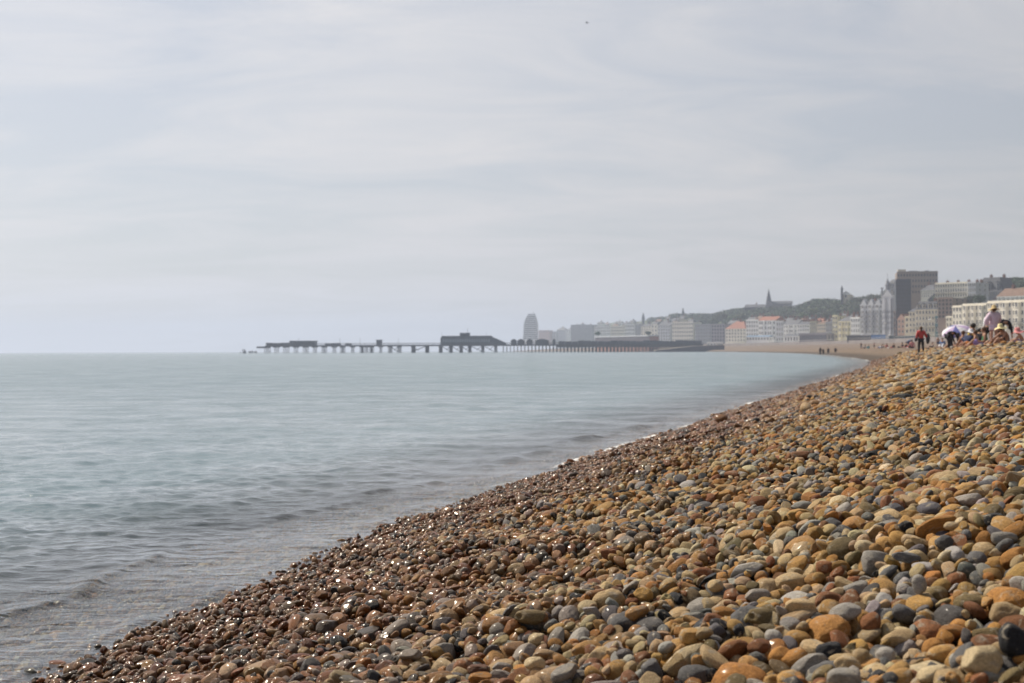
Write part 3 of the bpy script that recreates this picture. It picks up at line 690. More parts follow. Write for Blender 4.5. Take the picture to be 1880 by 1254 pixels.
# street lamps
lampm = paint('lamp white globe', (.85, .85, .83), .3); 
def lamp(px, yb, Y, lb, hgt):
    Y = lamp_y(px, Y); r0 = tag(empty('street_lamp', W(px, yb, Y)), lb, 'street lamp', 'lamps along the promenade')
    b = MB(); b.bar((0, 0, -2.5), (0, 0, hgt), .14, r2=.08); b.build('pole', iron, r0)
    b = MB(); b.bar((0, 0, hgt - .1), (1.6, 0, hgt + .3), .06); b.build('arm', iron, r0)
    b = MB(); b.bar((1.2, 0, hgt + .05), (2.3, 0, hgt + .2), .3, n=8); b.build('lamp_head', lampm, r0)
lamp(1627, 624, 520, 'short lamp with bright white globe at the right end of the blue hoarding', 2.4)
lamp(1619, 624, 560, 'tall lamp post in front of the Victorian hotel corner wing', 9)
lamp(1700, 623, 540, 'tall lamp post in front of the hotel with dormers', 9)
lamp(1528, 626, 700, 'tall lamp post before the tall narrow yellow house', 9)
lamp(1460, 629, 850, 'tall lamp post beside the white arched kiosk', 9)
# white huts at the pier root
for i, (a, b_, lb) in enumerate(((1298, 1315, 'long white beach hut at the land end of the pier'), (1317, 1327, 'short white beach hut right of the long one'))):
    A, w, rz = place(a, b_, 636.5, 960, 10)
    r0 = tag(empty('beach_hut', A, rz), lb, 'hut', 'white huts by the pier')
    b = MB(); b.box(0, w, 0, 3, -2, 2.4); b.build('wall', stucco('white'), r0)
    b = MB(); b.hip(-.2, w + .2, -.2, 3.2, 2.403, 3.1, .02); b.build('roof', lead, r0)
    for j in range(3): b = MB(); b.box(w * (j + .3) / 3, w * (j + .3) / 3 + .8, -.06, -.004, 0, 1.9); b.build('door', iron, r0)
# harbour arm / slipway beside the pier
r0 = tag(empty('slipway', W(1203, 645, 890)), 'stone slipway sloping down to the water beside the pier', 'slipway')
w = (1330 - 1203) / F * 890
b = MB(); b.prism([(0, -.8), (w, -.8), (w, 3.6), (w * .55, 3.0), (w * .12, .9), (0, .4)], 0, 9); b.build('wall', paint('wet dark stone', (.10, .09, .10), .8, .3, .5), r0)
b = MB(); b.poly([(0, -.3, .45), (w * .12, -.3, .95), (w * .55, -.3, 3.05), (w, -.3, 3.65), (0, 9.3, .45), (w * .12, 9.3, .95), (w * .55, 9.3, 3.05), (w, 9.3, 3.65),
    (0, -.3, .75), (w * .12, -.3, 1.25), (w * .55, -.3, 3.35), (w, -.3, 3.95), (0, 9.3, .75), (w * .12, 9.3, 1.25), (w * .55, 9.3, 3.35), (w, 9.3, 3.95)],
    [(8, 9, 13, 12), (9, 10, 14, 13), (10, 11, 15, 14), (0, 1, 9, 8), (1, 2, 10, 9), (2, 3, 11, 10), (0, 8, 12, 4), (3, 7, 15, 11)]); b.build('paving', paint('pale paving', (.42, .36, .31), .9), r0)

# ------------------------------------------------------------------ the pier
PY = 905.0
s = PY / F
P0 = W(480, 645, PY)
pz = lambda y, px=900: W(px, y, PY).z
X = lambda px: W(px, 640, PY).x
pm = paint('pier ironwork', (.055, .065, .08), .7, .25, .5)
pd = paint('pier deck timber', (.07, .07, .08), .85, .25, .4)
pb = paint('pier pavilion boards', (.06, .075, .095), .75, .25, .3)
pr = tag(empty('pier', (X(480), PY, 0)), 'long dark pleasure pier on iron piles reaching out over the sea', 'pier')
ox = X(480)
px_ = lambda p: X(p) - ox
deck_z = pz(632.5)
b = MB(); b.box(px_(487), px_(1292), 0, 16, deck_z - .9, deck_z); b.box(px_(1022), px_(1288), .4, 15.6, deck_z - 1.9, deck_z - .903); b.build('deck', pd, pr)
b = MB(); b.box(px_(470), px_(488), 2, 14, pz(636) - .6, pz(634.5)); b.box(px_(488), px_(500), -1, 1.9, pz(630), pz(628)); b.build('landing_stage', pd, pr)
piles = [487, 504, 522, 540, 558, 575, 592.5, 611, 626.5, 645, 662.5, 671, 680, 697, 714.5, 731.5, 757.5, 783, 808, 827, 846, 862, 886, 910]
for i, p in enumerate(piles):
    b = MB(); q = px_(p); rr = .2 if p < 740 else .32
    for dy in (1, 8, 15):
        for dx in ((-.55, .55) if i % 2 == 0 or p > 700 else (0,)):
            b.bar((q + dx, dy, -3), (q + dx, dy, deck_z - .9), rr, n=6)
    b.bar((q, 1, deck_z - 1.4), (q, 15, 1), .12, n=4)
    b.box(q - 1, q + 1, .5, 15.5, deck_z - 1.5, deck_z - .903)
    b.build('pile', pm, pr)
b = MB()
for p in np.linspace(924, 1288, 56):
    q = px_(p)
    for dy in (1, 8, 15): b.bar((q, dy, -3), (q, dy, deck_z - .9), .26, n=5)
b.build('pile_rows', pm, pr)['kind'] = 'stuff'
for a, c in ((812, 826), (830, 845), (866, 884), (890, 906), (848, 861), (780, 757), (716, 731)):
    b = MB(); b.bar((px_(a), .5, deck_z - 1.2), (px_(c), .5, .8), .22, n=4); b.bar((px_(c), .5, deck_z - 1.2), (px_(a) + (px_(c) - px_(a)) * .5, .5, 1.6), .18, n=4); b.build('brace', pm, pr)
b = MB(); zr = deck_z + 1.15
for p in np.arange(500, 1290, 3.2): b.bar((px_(p), .15, deck_z), (px_(p), .15, zr), .05, n=4)
for dy in (.15, 15.8):
    for zz_ in (zr, deck_z + .6): b.bar((px_(488), dy, zz_), (px_(1292), dy, zz_), .07, n=4)
b.build('railing', pm, pr)
def pbox(name, a, c, yt, y0=2, y1=14, z0=None, mat=pb): 
    b = MB(); b.box(px_(a), px_(c), y0, y1, (z0 or deck_z) + .003, pz(yt)); return b.build(name, mat, pr)
pbox('landing_building', 488, 512, 628.3); pbox('landing_building', 514, 529, 627.8)
pbox('kiosk', 530.5, 539, 624.2); 
k = pbox('shelter', 542, 577, 625.6)
b = MB(); b.box(px_(541), px_(578), 1, 15, pz(625.6) + .003, pz(624.3)); b.build('shelter_roof', pm, k)
pbox('low_hut', 596, 606, 629); pbox('low_hut', 610, 621, 628.6); pbox('low_hut', 633, 641, 629.3)
k = pbox('kiosk', 690.5, 698, 624.4); b = MB(); b.box(px_(689.5), px_(699), 1.4, 14.6, pz(624.4) + .003, pz(623)); b.build('kiosk_roof', pm, k)
# pavilion with its sloping east end and rooftop box
b = MB(); b.prism([(px_(808.5), deck_z + .003), (px_(930), deck_z + .003), (px_(929), pz(629.5)), (px_(903), pz(617.8)), (px_(812), pz(617.3)), (px_(808.8), pz(620))], 0, 18)
pv = b.build('pavilion', pb, pr)
b = MB(); b.box(px_(811), px_(903), -.5, 18.5, pz(617.2), pz(616.4)); b.build('pavilion_roof', pm, pv)
b = MB()
for p in np.arange(813, 900, 4.4): b.box(px_(p), px_(p + 2.6), -.06, -.004, pz(628), pz(622))
b.build('pavilion_windows', paint('dull pavilion glass', (.16, .19, .22), .3), pv)
b = MB(); b.box(px_(844), px_(862), 3, 13, pz(616.4) + .003, pz(611.8)); b.box(px_(843.3), px_(862.7), 2.6, 13.4, pz(611.8) + .003, pz(610.8)); b.build('rooftop_room', pb, pr)
b = MB(); b.bar((px_(858), 6, pz(610.8)), (px_(858), 6, pz(602)), .12, n=5); b.build('flagpole', pm, pr)
for p in (547, 623, 660, 731, 811, 893):
    b = MB(); b.bar((px_(p), 3, deck_z), (px_(p), 3, pz(620) if p < 800 else pz(611)), .09, n=5); b.build('mast', pm, pr)
# domed stalls on the shore half
for a, c in ((938, 949), (950, 963), (967, 978), (983, 1008), (1015, 1020)) + tuple((p, p + 11.2) for p in range(1026, 1285, 12)):
    b = MB(); zt = pz(626.4 if a < 1022 else 627.6 - (a * 7 % 5) * .45); m0, m1 = px_(a), px_(c); mm = (m0 + m1) / 2; hw = (m1 - m0) / 2
    b.box(m0, m1, 2, 7, deck_z + .003, zt, 0)
    if a < 1022: b.prism([(m0 - .3, zt + .003), (m1 + .3, zt + .003), (mm + hw * .7, zt + .8), (mm + hw * .25, zt + 1.3), (mm - hw * .25, zt + 1.3), (mm - hw * .7, zt + .8)], 1.6, 7.4, 0)
    b.build('stall', pb, pr)
# wreck of the lost pier head
rk = tag(empty('broken_piles', (X(436), PY, 0)), 'broken stumps in the water off the seaward end of the pier', 'pier wreck')
rr_ = random.Random(2)
for i in range(17):
    q = (rr_.uniform(0, 34)) * s if i > 2 else (8 + i) * s
    b = MB(); h_ = rr_.uniform(.6, 1.9) if i > 2 else 2.6; b.bar((q, rr_.uniform(0, 9), -2.5), (q + rr_.uniform(-.4, .4), rr_.uniform(0, 9), h_), .25, n=5); b.build('stump', pm, rk)
b = MB(); b.bar((18 * s, 3, 1.0), (33 * s, 3, .9), .25, n=5); b.build('fallen_beam', pm, rk)

# ------------------------------------------------------------------ trees
def leaf_mat(name, c):
    m, t = newmat(name)
    p = N(t, 'ShaderNodeBsdfPrincipled', Roughness=.7); o = N(t, 'ShaderNodeOutputMaterial'); L(t, p, 0, o, 0)
    oi = N(t, 'ShaderNodeObjectInfo'); g = N(t, 'ShaderNodeNewGeometry')
    hs = N(t, 'ShaderNodeHueSaturation'); hs.inputs['Color'].default_value = (*c, 1)
    mr_ = N(t, 'ShaderNodeMapRange'); L(t, oi, 'Random', mr_, 0); mr_.inputs[3].default_value = .48; mr_.inputs[4].default_value = .53; L(t, mr_, 0, hs, 'Hue')
    ma = N(t, 'ShaderNodeMath', operation='MULTIPLY_ADD'); L(t, g, 'Random Per Island', ma, 0); ma.inputs[1].default_value = .7; ma.inputs[2].default_value = .6
    mm_ = N(t, 'ShaderNodeMapRange'); L(t, oi, 'Random', mm_, 0); mm_.inputs[3].default_value = .6; mm_.inputs[4].default_value = 1.5
    mu = N(t, 'ShaderNodeMath', operation='MULTIPLY'); L(t, ma, 0, mu, 0); L(t, mm_, 0, mu, 1); L(t, mu, 0, hs, 'Value')
    L(t, hs, 0, p, 'Base Color')
    return m
def crown_mesh(name, seed, n, mat, leaf=.5, squash=.8):
    r = np.random.default_rng(seed); v = []; f = []
    k = 7; cs = r.normal(0, 1, (k, 3)); cs = cs / np.linalg.norm(cs, axis=1)[:, None] * r.uniform(.25, .6, (k, 1)); cs[:, 2] = np.abs(cs[:, 2]) * .8 - .1
    rs = r.uniform(.3, .55, k)
    for i in range(n):
        j = r.integers(k); d = r.normal(0, 1, 3); d /= np.linalg.norm(d); p = cs[j] + d * rs[j] * r.uniform(.75, 1.08)
        p[2] *= squash
        a = r.normal(0, 1, 3); a /= np.linalg.norm(a); b_ = np.cross(a, d + r.normal(0, .4, 3)); b_ /= np.linalg.norm(b_) + 1e-6
        s_ = leaf * r.uniform(.6, 1.3) * .2; q = len(v)
        v += [tuple(p + a * s_), tuple(p + b_ * s_ * .8), tuple(p - a * s_), tuple(p - b_ * s_ * .8)]; f.append((q, q + 1, q + 2, q + 3))
    return mesh(name, v, f, [mat])
wood_m = leaf_mat('wood foliage', (.032, .060, .022)); light_m = leaf_mat('fresh foliage', (.065, .095, .03))
bark = paint('bark', (.07, .055, .04), .9)
crowns = [crown_mesh('crown', 30 + i, 420, wood_m) for i in range(5)]
srcc = bpy.data.collections.new('crown_sources')
for c_ in crowns: srcc.objects.link(bpy.data.objects.new('crown_source', c_))

def scatter(name, pts, rot, scl, idx, coll, extra=None, col=None):
    me = bpy.data.meshes.new(name); me.vertices.add(len(pts)); me.vertices.foreach_set('co', np.asarray(pts, np.float32).ravel())
    a = me.attributes.new('rot', 'FLOAT_VECTOR', 'POINT'); a.data.foreach_set('vector', np.asarray(rot, np.float32).ravel())
    a = me.attributes.new('scl', 'FLOAT_VECTOR', 'POINT'); a.data.foreach_set('vector', np.asarray(scl, np.float32).ravel())
    a = me.attributes.new('idx', 'INT', 'POINT'); a.data.foreach_set('value', np.asarray(idx, np.int32))
    for k, e in (extra or {}).items():
        a = me.attributes.new(k, 'FLOAT', 'POINT'); a.data.foreach_set('value', np.asarray(e, np.float32))
    if col is not None:
        a = me.attributes.new('pcol', 'FLOAT_VECTOR', 'POINT'); a.data.foreach_set('vector', np.asarray(col, np.float32).ravel())
    o = link(name, me)
    ng = bpy.data.node_groups.new(name, 'GeometryNodeTree')
    ng.interface.new_socket('Geometry', in_out='INPUT', socket_type='NodeSocketGeometry'); ng.interface.new_socket('Geometry', in_out='OUTPUT', socket_type='NodeSocketGeometry')
    gi = ng.nodes.new('NodeGroupInput'); go = ng.nodes.new('NodeGroupOutput')
    ip = ng.nodes.new('GeometryNodeInstanceOnPoints'); ci = ng.nodes.new('GeometryNodeCollectionInfo')
    ci.inputs['Collection'].default_value = coll; ci.inputs['Separate Children'].default_value = True; ci.inputs['Reset Children'].default_value = True
    def na(nm, ty):
        x = ng.nodes.new('GeometryNodeInputNamedAttribute'); x.data_type = ty; x.inputs['Name'].default_value = nm
        return [q for q in x.outputs if q.enabled][0]
    ng.links.new(gi.outputs[0], ip.inputs['Points']); ng.links.new(ci.outputs[0], ip.inputs['Instance']); ip.inputs['Pick Instance'].default_value = True
    ng.links.new(na('idx', 'INT'), ip.inputs['Instance Index']); ng.links.new(na('rot', 'FLOAT_VECTOR'), ip.inputs['Rotation']); ng.links.new(na('scl', 'FLOAT_VECTOR'), ip.inputs['Scale'])
    ng.links.new(ip.outputs[0], go.inputs[0])
    md = o.modifiers.new('scatter', 'NODES'); md.node_group = ng
    return o

pts = []; sc = []; YC = {}
g_ = np.random.default_rng(11)
while len(pts) < 2600:
    px = g_.uniform(1190, 1960); e = g_.uniform(34, 210) if px < 1600 else g_.uniform(60, 330)
    k_ = int(px / 4) * 4
    if k_ not in YC: YC[k_] = [Yat(k_, q) for q in range(30, 340, 10)]
    Y = float(np.interp(e, np.arange(30, 340, 10), YC[k_])) + g_.uniform(-3, 3)
    x = (px - 940) / F * Y
    dens = 1.0 if 1270 < px < 1600 else (.35 if px <= 1270 else .3)
    if px < 1270 and g_.random() > dens: continue
    if px > 1600 and g_.random() > dens: continue
    if e < 60 and g_.random() > .5: continue
    z = float(hill(x, Y)); s_ = g_.uniform(4, 7.5)
    pts.append((x, Y, z + s_ * .15)); sc.append((s_, s_, s_ * g_.uniform(.7, 1.0)))
wd_ = scatter('wood', pts, np.c_[np.zeros((len(pts), 2)), g_.uniform(0, 6.28, len(pts))], sc, g_.integers(0, 5, len(pts)), srcc)
tag(wd_, kind='stuff'); wd_['label'] = 'dark green woodland covering the hill behind the town'; wd_['category'] = 'woodland'
lc = [crown_mesh('crown', 60 + i, 700, light_m, .42) for i in range(3)] + [crown_mesh('crown', 70 + i, 700, wood_m, .42) for i in range(2)]
tm = MB(); tm.bar((0, 0, -4), (0, 0, 2.6), .4, r2=.25); tm.bar((0, 0, 2.2), (1.2, .3, 4.4), .18, r2=.08); tm.bar((0, 0, 2.0), (-1.1, -.4, 4.2), .17, r2=.07); tm.bar((0, 0, 2.4), (.1, .9, 4.6), .15, r2=.07)
trunk = mesh('trunk', tm.v, tm.f, [bark])
for i, (px, py, Y, s_, k, lb) in enumerate([
    (1345, 588, 1120, 9, 0, 'light green broad tree behind the leftmost red roof'), (1326, 582, 1150, 8, 1, 'light green round tree high on the left part of the wood'),
    (1310, 590, 1180, 7, 2, 'light green tree low in the wood behind the brown grey flats'), (1362, 583, 1110, 8, 1, 'light green tree between the leftmost red roof and the ridge building'),
    (1493, 573, 950, 6, 0, 'small light green tree in the dark wood right of the church'), (1517, 580, 900, 6, 2, 'light green tree behind the yellow double house'),
    (1474, 581, 980, 6, 1, 'light green tree behind the house crowded with chimneys'), (1290, 596, 1200, 6, 3, 'dark tree rising behind the flats with vertical piers'),
    (1727, 549, 740, 6, 4, 'dark round tree beneath the hilltop terrace'), (1748, 541, 760, 6, 3, 'dark bushy tree in front of the hilltop terrace'),
    (1783, 553, 690, 6, 4, 'dark tree between hilltop terrace and cream seafront terraces'), (1800, 552, 680, 6, 3, 'dark tree just above the cornice of the parasol side terrace'),
    (1856, 521, 900, 8, 4, 'dark skyline tree right of the big slate roofed house'), (1872, 520, 880, 8, 3, 'dark skyline tree touching the right edge of the photo'), (1845, 524, 920, 7, 3, 'dark skyline tree nearest the slate roofed house'),
    (1098, 613, 1120, 4, 4, 'small dark tree at the left end of the arcade'), (1191, 613, 1060, 4, 3, 'small dark round tree at the right end of the arcade')]):
    Y = max(Y, Yat(px, 50)) if px > 1200 else Y
    b_ = W(px, py, Y)
    t_ = tag(empty('tree', (b_.x, Y, b_.z - s_ * .55)), lb, 'tree', 'trees standing out from the town')
    q = link('crown', lc[k], t_, (0, 0, s_ * .65)); q.scale = (s_ * .9, s_ * .9, s_ * .8); link('trunk', trunk, t_).scale = (s_ / 7,) * 3

# ------------------------------------------------------------------ people
def cloth(name, c, r=.85): return paint(name, c, r, .12, 6.0, spec=.2)
skin_a = paint('skin light', (.50, .29, .20), .55, .06, 9); skin_b = paint('skin tanned', (.33, .17, .105), .55, .06, 9)
hair_d = cloth('hair dark', (.02, .015, .013), .6); hair_b = cloth('hair brown', (.09, .045, .025), .6)
straw = cloth('straw', (.50, .38, .20)); paleyel = cloth('pale yellow cloth', (.72, .62, .34))
CL = dict(lav=(.62, .50, .60), white=(.75, .75, .78), black=(.018, .018, .024), navy=(.03, .04, .09), red=(.42, .055, .05), coat=(.045, .045, .055), yellow=(.75, .58, .05), purple=(.30, .22, .48),
          blue=(.08, .16, .34), pink=(.62, .25, .25), teal=(.06, .2, .22), grey=(.25, .26, .28), orange=(.6, .22, .06), wet=(.02, .022, .03), green=(.08,.2,.1))
def cm(k): return cloth(k + ' cloth', CL[k])
POSE = {}
POSE['stand'] = dict(pel=(0,0,.95), spi=(0,-.01,1.14), che=(0,-.01,1.32), nek=(0,0,1.47), hd=(0,.015,1.58), top=(0,.0,1.66), no=(0,.125,1.57),
    shL=(-.18,-.01,1.40), elL=(-.25,-.03,1.12), wrL=(-.27,.05,.88), haL=(-.27,.08,.80), shR=(.18,-.01,1.40), elR=(.25,-.03,1.12), wrR=(.27,.05,.88), haR=(.27,.08,.80),
    hiL=(-.09,0,.90), knL=(-.11,.03,.50), anL=(-.12,-.02,.09), toL=(-.14,.14,.04), hiR=(.09,0,.90), knR=(.11,.03,.50), anR=(.12,-.02,.09), toR=(.14,.14,.04))
POSE['walk'] = dict(POSE['stand'], knL=(-.10,.16,.52), anL=(-.11,.20,.10), toL=(-.12,.36,.06), knR=(.10,-.05,.50), anR=(.11,-.26,.14), toR=(.12,-.14,.05), elR=(.30,.0,1.14), wrR=(.40,.10,.98), haR=(.42,.16,.92))
POSE['hips'] = dict(POSE['stand'], elL=(-.36,-.06,1.16), wrL=(-.24,.12,1.02), haL=(-.17,.15,1.02), elR=(.28,.08,1.15), wrR=(.16,.27,1.13), haR=(.08,.30,1.12))
POSE['sit'] = dict(pel=(0,0,.13), spi=(0,-.05,.32), che=(0,-.06,.50), nek=(0,-.02,.65), hd=(0,.02,.76), top=(0,.0,.85), no=(0,.13,.745),
    shL=(-.18,-.05,.58), elL=(-.25,-.02,.32), wrL=(-.19,.2,.30), haL=(-.17,.28,.33), shR=(.18,-.05,.58), elR=(.27,-.10,.32), wrR=(.28,-.20,.08), haR=(.28,-.24,.03),
    hiL=(-.09,.03,.12), knL=(-.14,.40,.38), anL=(-.12,.68,.07), toL=(-.12,.83,.07), hiR=(.09,.03,.12), knR=(.15,.42,.30), anR=(.13,.78,.08), toR=(.13,.86,.2))
POSE['crouch'] = dict(POSE['sit'], che=(0,.08,.50), nek=(0,.16,.62), hd=(0,.24,.70), top=(0,.24,.79), no=(0,.34,.67), shL=(-.18,.10,.56), shR=(.18,.10,.56), elR=(.24,.30,.38), wrR=(.16,.46,.34), haR=(.12,.52,.30), elL=(-.24,.28,.36), wrL=(-.18,.46,.30), haL=(-.12,.52,.26))
POSE['lean'] = dict(POSE['sit'], spi=(0,-.14,.26), che=(0,-.26,.38), nek=(0,-.33,.49), hd=(0,-.35,.60), top=(0,-.37,.68), no=(0,-.24,.59), shL=(-.18,-.27,.45), shR=(.18,-.27,.45), elL=(-.24,-.44,.24), wrL=(-.22,-.50,.05), haL=(-.22,-.46,.03), elR=(.24,-.44,.24), wrR=(.22,-.50,.05), haR=(.22,-.46,.03))
POSE['bend'] = dict(POSE['stand'], pel=(0,-.14,.93), spi=(0,.05,1.06), che=(0,.24,1.04), nek=(0,.39,.98), hd=(0,.50,.90), top=(0,.57,.84), no=(0,.56,.78),
    shL=(-.18,.30,1.01), elL=(-.22,.36,.74), wrL=(-.18,.44,.52), haL=(-.17,.46,.44), shR=(.18,.30,1.01), elR=(.22,.36,.74), wrR=(.18,.44,.52), haR=(.17,.46,.44), hiL=(-.09,-.12,.88), hiR=(.09,-.12,.88))
POSE['lie'] = dict(pel=(0,0,.12), spi=(0,-.2,.13), che=(0,-.4,.14), nek=(0,-.55,.15), hd=(0,-.68,.17), top=(0,-.77,.19), no=(0,-.66,.29),
    shL=(-.18,-.46,.13), elL=(-.30,-.24,.08), wrL=(-.28,0,.06), haL=(-.28,.08,.05), shR=(.18,-.46,.13), elR=(.30,-.24,.08), wrR=(.28,0,.06), haR=(.28,.08,.05),
    hiL=(-.09,.05,.11), knL=(-.11,.45,.16), anL=(-.1,.85,.07), toL=(-.1,.90,.2), hiR=(.09,.05,.11), knR=(.12,.40,.38), anR=(.1,.72,.08), toR=(.1,.87,.07))
RAD = dict(pel=.135, spi=.12, che=.14, nek=.055, hd=.092, top=.06, no=.014, sh=.062, el=.042, wr=.028, ha=.032, hi=.092, kn=.058, an=.038, to=.032)
BE = [('pel','spi'),('spi','che'),('che','nek'),('nek','hd'),('hd','top'),('hd','no')] + [(a + s_, b_ + s_) for s_ in 'LR' for a, b_ in (('sh','el'),('el','wr'),('wr','ha'),('hi','kn'),('kn','an'),('an','to'))] + [('che','shL'),('che','shR'),('pel','hiL'),('pel','hiR')]
def rad(k): return RAD.get(k, RAD.get(k[:-1], .05))
def skinned(name, P, edges, grow=0.0, over=None, sub=1, fingers=False):
    ks = []; 
    for a, b_ in edges:
        for q in (a, b_):
            if q not in ks: ks.append(q)
    if 'pel' in ks: ks.remove('pel'); ks.insert(0, 'pel')
    v = [P[k] for k in ks]; ed = [(ks.index(a), ks.index(b_)) for a, b_ in edges]
    rr = [(over or {}).get(k, (over or {}).get(k[:-1] if len(k) > 2 and k[-1] in 'LR' else k, rad(k))) + grow for k in ks]
    if fingers:
        for s_, sg in (('L', -1), ('R', 1)):
            wr, ha = Vector(P['wr' + s_]), Vector(P['ha' + s_]); d = (ha - wr).normalized(); side = d.cross(Vector((1, 0, 0)) * sg).normalized() if abs(d.x) < .9 else Vector((0, 1, 0))
            inn = d.cross(side).normalized(); hi_ = ks.index('ha' + s_)
            for j, (of, ln) in enumerate(((.03, .070), (.010, .080), (-.010, .074), (-.029, .058))):
                b0 = ha + side * of + d * .02; m_ = b0 + d * ln * .55 + inn * .008; e_ = m_ + d * ln * .4 + inn * .02
                q = len(v); v += [tuple(b0), tuple(m_), tuple(e_)]; rr += [.0095, .0085, .007]; ed += [(hi_, q), (q, q + 1), (q + 1, q + 2)]
            b0 = ha * .5 + wr * .5 + side * .035; e_ = b0 + side * .028 + d * .045; q = len(v); v += [tuple(b0), tuple(e_)]; rr += [.012, .009]; ed += [(ks.index('wr' + s_), q), (q, q + 1)]
    me = bpy.data.meshes.new(name); me.from_pydata(v, ed, []); o = bpy.data.objects.new(name, me); C.objects.link(o)
    o.modifiers.new('s', 'SKIN'); 
    for i, sv in enumerate(me.skin_vertices[0].data): sv.radius = (rr[i], rr[i]); sv.use_root = (i == 0)
    md = o.modifiers.new('u', 'SUBSURF'); md.levels = sub; md.render_levels = sub
    dg = bpy.context.evaluated_depsgraph_get(); m2 = bpy.data.meshes.new_from_object(o.evaluated_get(dg)); m2.name = name
    bpy.data.objects.remove(o); bpy.data.meshes.remove(me)
    m2.polygons.foreach_set('use_smooth', np.ones(len(m2.polygons), dtype=bool))
    return m2
def blob(name, c, r3, mat, parent, seed=1, n=2):
    import bmesh
    bm = bmesh.new(); bmesh.ops.create_icosphere(bm, subdivisions=n, radius=1)
    for v_ in bm.verts:
        k = 1 + .12 * noise.noise(v_.co * 2 + Vector((seed, 0, 0))); v_.co = Vector((c[0] + v_.co.x * r3[0] * k, c[1] + v_.co.y * r3[1] * k, c[2] + v_.co.z * r3[2] * k))
    me = bpy.data.meshes.new(name); bm.to_mesh(me); bm.free(); me.materials.append(mat); me.polygons.foreach_set('use_smooth', np.ones(len(me.polygons), dtype=bool))
    return link(name, me, parent)
def lathe(name, prof, c, mat, parent, tilt=0, n=20, wav=0):
    v = []; f = []
    for r_0, z in prof:
        for i in range(n):
            a = 2 * math.pi * i / n; v.append((r_0 * math.cos(a), r_0 * math.sin(a), z + wav * r_0 * math.sin(3 * a + 1)))
    for j in range(len(prof) - 1):
        for i in range(n): f.append((j*n+i, j*n+(i+1) % n, (j+1)*n+(i+1) % n, (j+1)*n+i))
    o = link(name, mesh(name, v, f, mat if isinstance(mat, list) else [mat], None, True), parent, c); o.rotation_euler = (tilt, 0, 0); return o
TOP = [('pel','spi'),('spi','che'),('che','shL'),('che','shR')]
SLV = [('shL','elL'),('shR','elR')]; LSL = SLV + [('elL','wrL'),('elR','wrR')]
BOT = [('pel','hiL'),('pel','hiR'),('hiL','knL'),('hiR','knR')]; LBO = BOT + [('knL','anL'),('knR','anR')]
def person(px, Y, yaw, pose, lb, skin=skin_a, top=None, sleeves=0, bottom=None, long=True, hair=hair_d, hat=None, hscale=1.0, group=None, near=False, z=None, longhair=False, sink=0, loose=0, shorts=False):
    x = (px - 940) / F * Y
    zz_ = float(ground(np.array(x), np.array(Y))) if z is None else z
    P = {k: tuple(c * hscale for c in v) for k, v in POSE[pose].items()}
    global RAD
    keep = dict(RAD); RAD = {k: v * hscale for k, v in RAD.items()}
    root = tag(empty('person', (x, Y, zz_ - sink), R(yaw)), lb, 'person', group)
    me = skinned('body', P, BE, sub=2 if near else 1, fingers=near); me.materials.append(skin); link('body', me, root)
    if top:
        e = TOP + (LSL if sleeves == 2 else SLV if sleeves == 1 else [])
        me = skinned('top', P, e, .022 + loose, dict(nek=.03, che=RAD['che'] * 1.02, pel=RAD['pel'] * (1.05 + loose * 6)), sub=1); me.materials.append(cm(top)); link('top', me, root)
    if bottom:
        me = skinned('bottoms', P, LBO if long else BOT, .016, dict(kn=RAD['kn'] * 1.15) if long else dict(kn=RAD['kn'] * 1.3), sub=1); me.materials.append(cm(bottom)); link('bottoms', me, root)
    h = P['hd']; t_ = P['top']; no = P['no']
    bx, by = (h[0] - no[0]) * .22, (h[1] - no[1]) * .22
    if hair: 
        blob('hair', (t_[0] + bx, t_[1] + by, t_[2] - .03 * hscale), (.10 * hscale, .105 * hscale, .10 * hscale), hair, root)
        if longhair: blob('ponytail', (t_[0] + bx * 2, t_[1] + by * 3, t_[2] - .22 * hscale), (.075 * hscale, .05 * hscale, .17 * hscale), hair, root, 3)
    if hat:
        lathe('hat', [(.001, .14), (.07, .135), (.10, .08), (.108, .0), (.15, -.02), (.235, -.045), (.238, -.05), (.15, -.03), (.10, -.01)], (t_[0], t_[1] + by * .5, t_[2] - .0), hat, root, R(-8), wav=.12)
    RAD = keep
    return root

NG = None
# the group on the ridge at right
a = person(1825, 58, 8, 'hips', 'standing person in straw hat and loose lavender shirt with bare legs, back to the camera', skin_a, 'lav', 2, None, hair=hair_b, hat=straw, near=True, loose=.045)
me = lathe('shirt_hem', [(.165, .0), (.185, -.12), (.205, -.27), (.20, -.27), (.18, -.12)], (0, 0, 1.04), cm('lav'), a)
person(1815, 60.5, 20, 'walk', 'person in white top and black trousers half hidden left of the lavender shirt', skin_a, 'white', 2, 'black', hair=hair_d, near=True, hscale=.93)
person(1838, 59.5, -60, 'bend', 'person all in black bending over behind the lavender shirt', skin_a, 'black', 2, 'black', hair=hair_d, near=True, hscale=1.02)
person(1846, 55.5, 105, 'crouch', 'sunbather in pale yellow hat and black swimsuit sitting with legs out to the left', skin_b, 'black', 0, None, hair=hair_d, hat=paleyel, near=True, hscale=.98)
person(1830, 56.5, 100, 'lie', 'sunbather lying on the pebbles in front of the bare legs', skin_a, None, 0, 'black', False, hair=hair_b, near=True, hscale=.8)
person(1806, 57, 75, 'sit', 'dark haired sunbather seated with a purple towel left of the standing group', skin_b, 'green', 0, 'purple', False, hair=hair_b, near=True, hscale=.98)
person(1786, 66, 30, 'sit', 'child in bright yellow top with black hair', skin_b, 'yellow', 1, 'navy', False, hair=hair_d, near=True, hscale=1.25)
person(1777, 64, -50, 'crouch', 'seated person in dark clothes with pale hat beside the parasol', skin_a, 'navy', 2, 'black', hair=None, hat=cm('white'), near=True, hscale=.98)
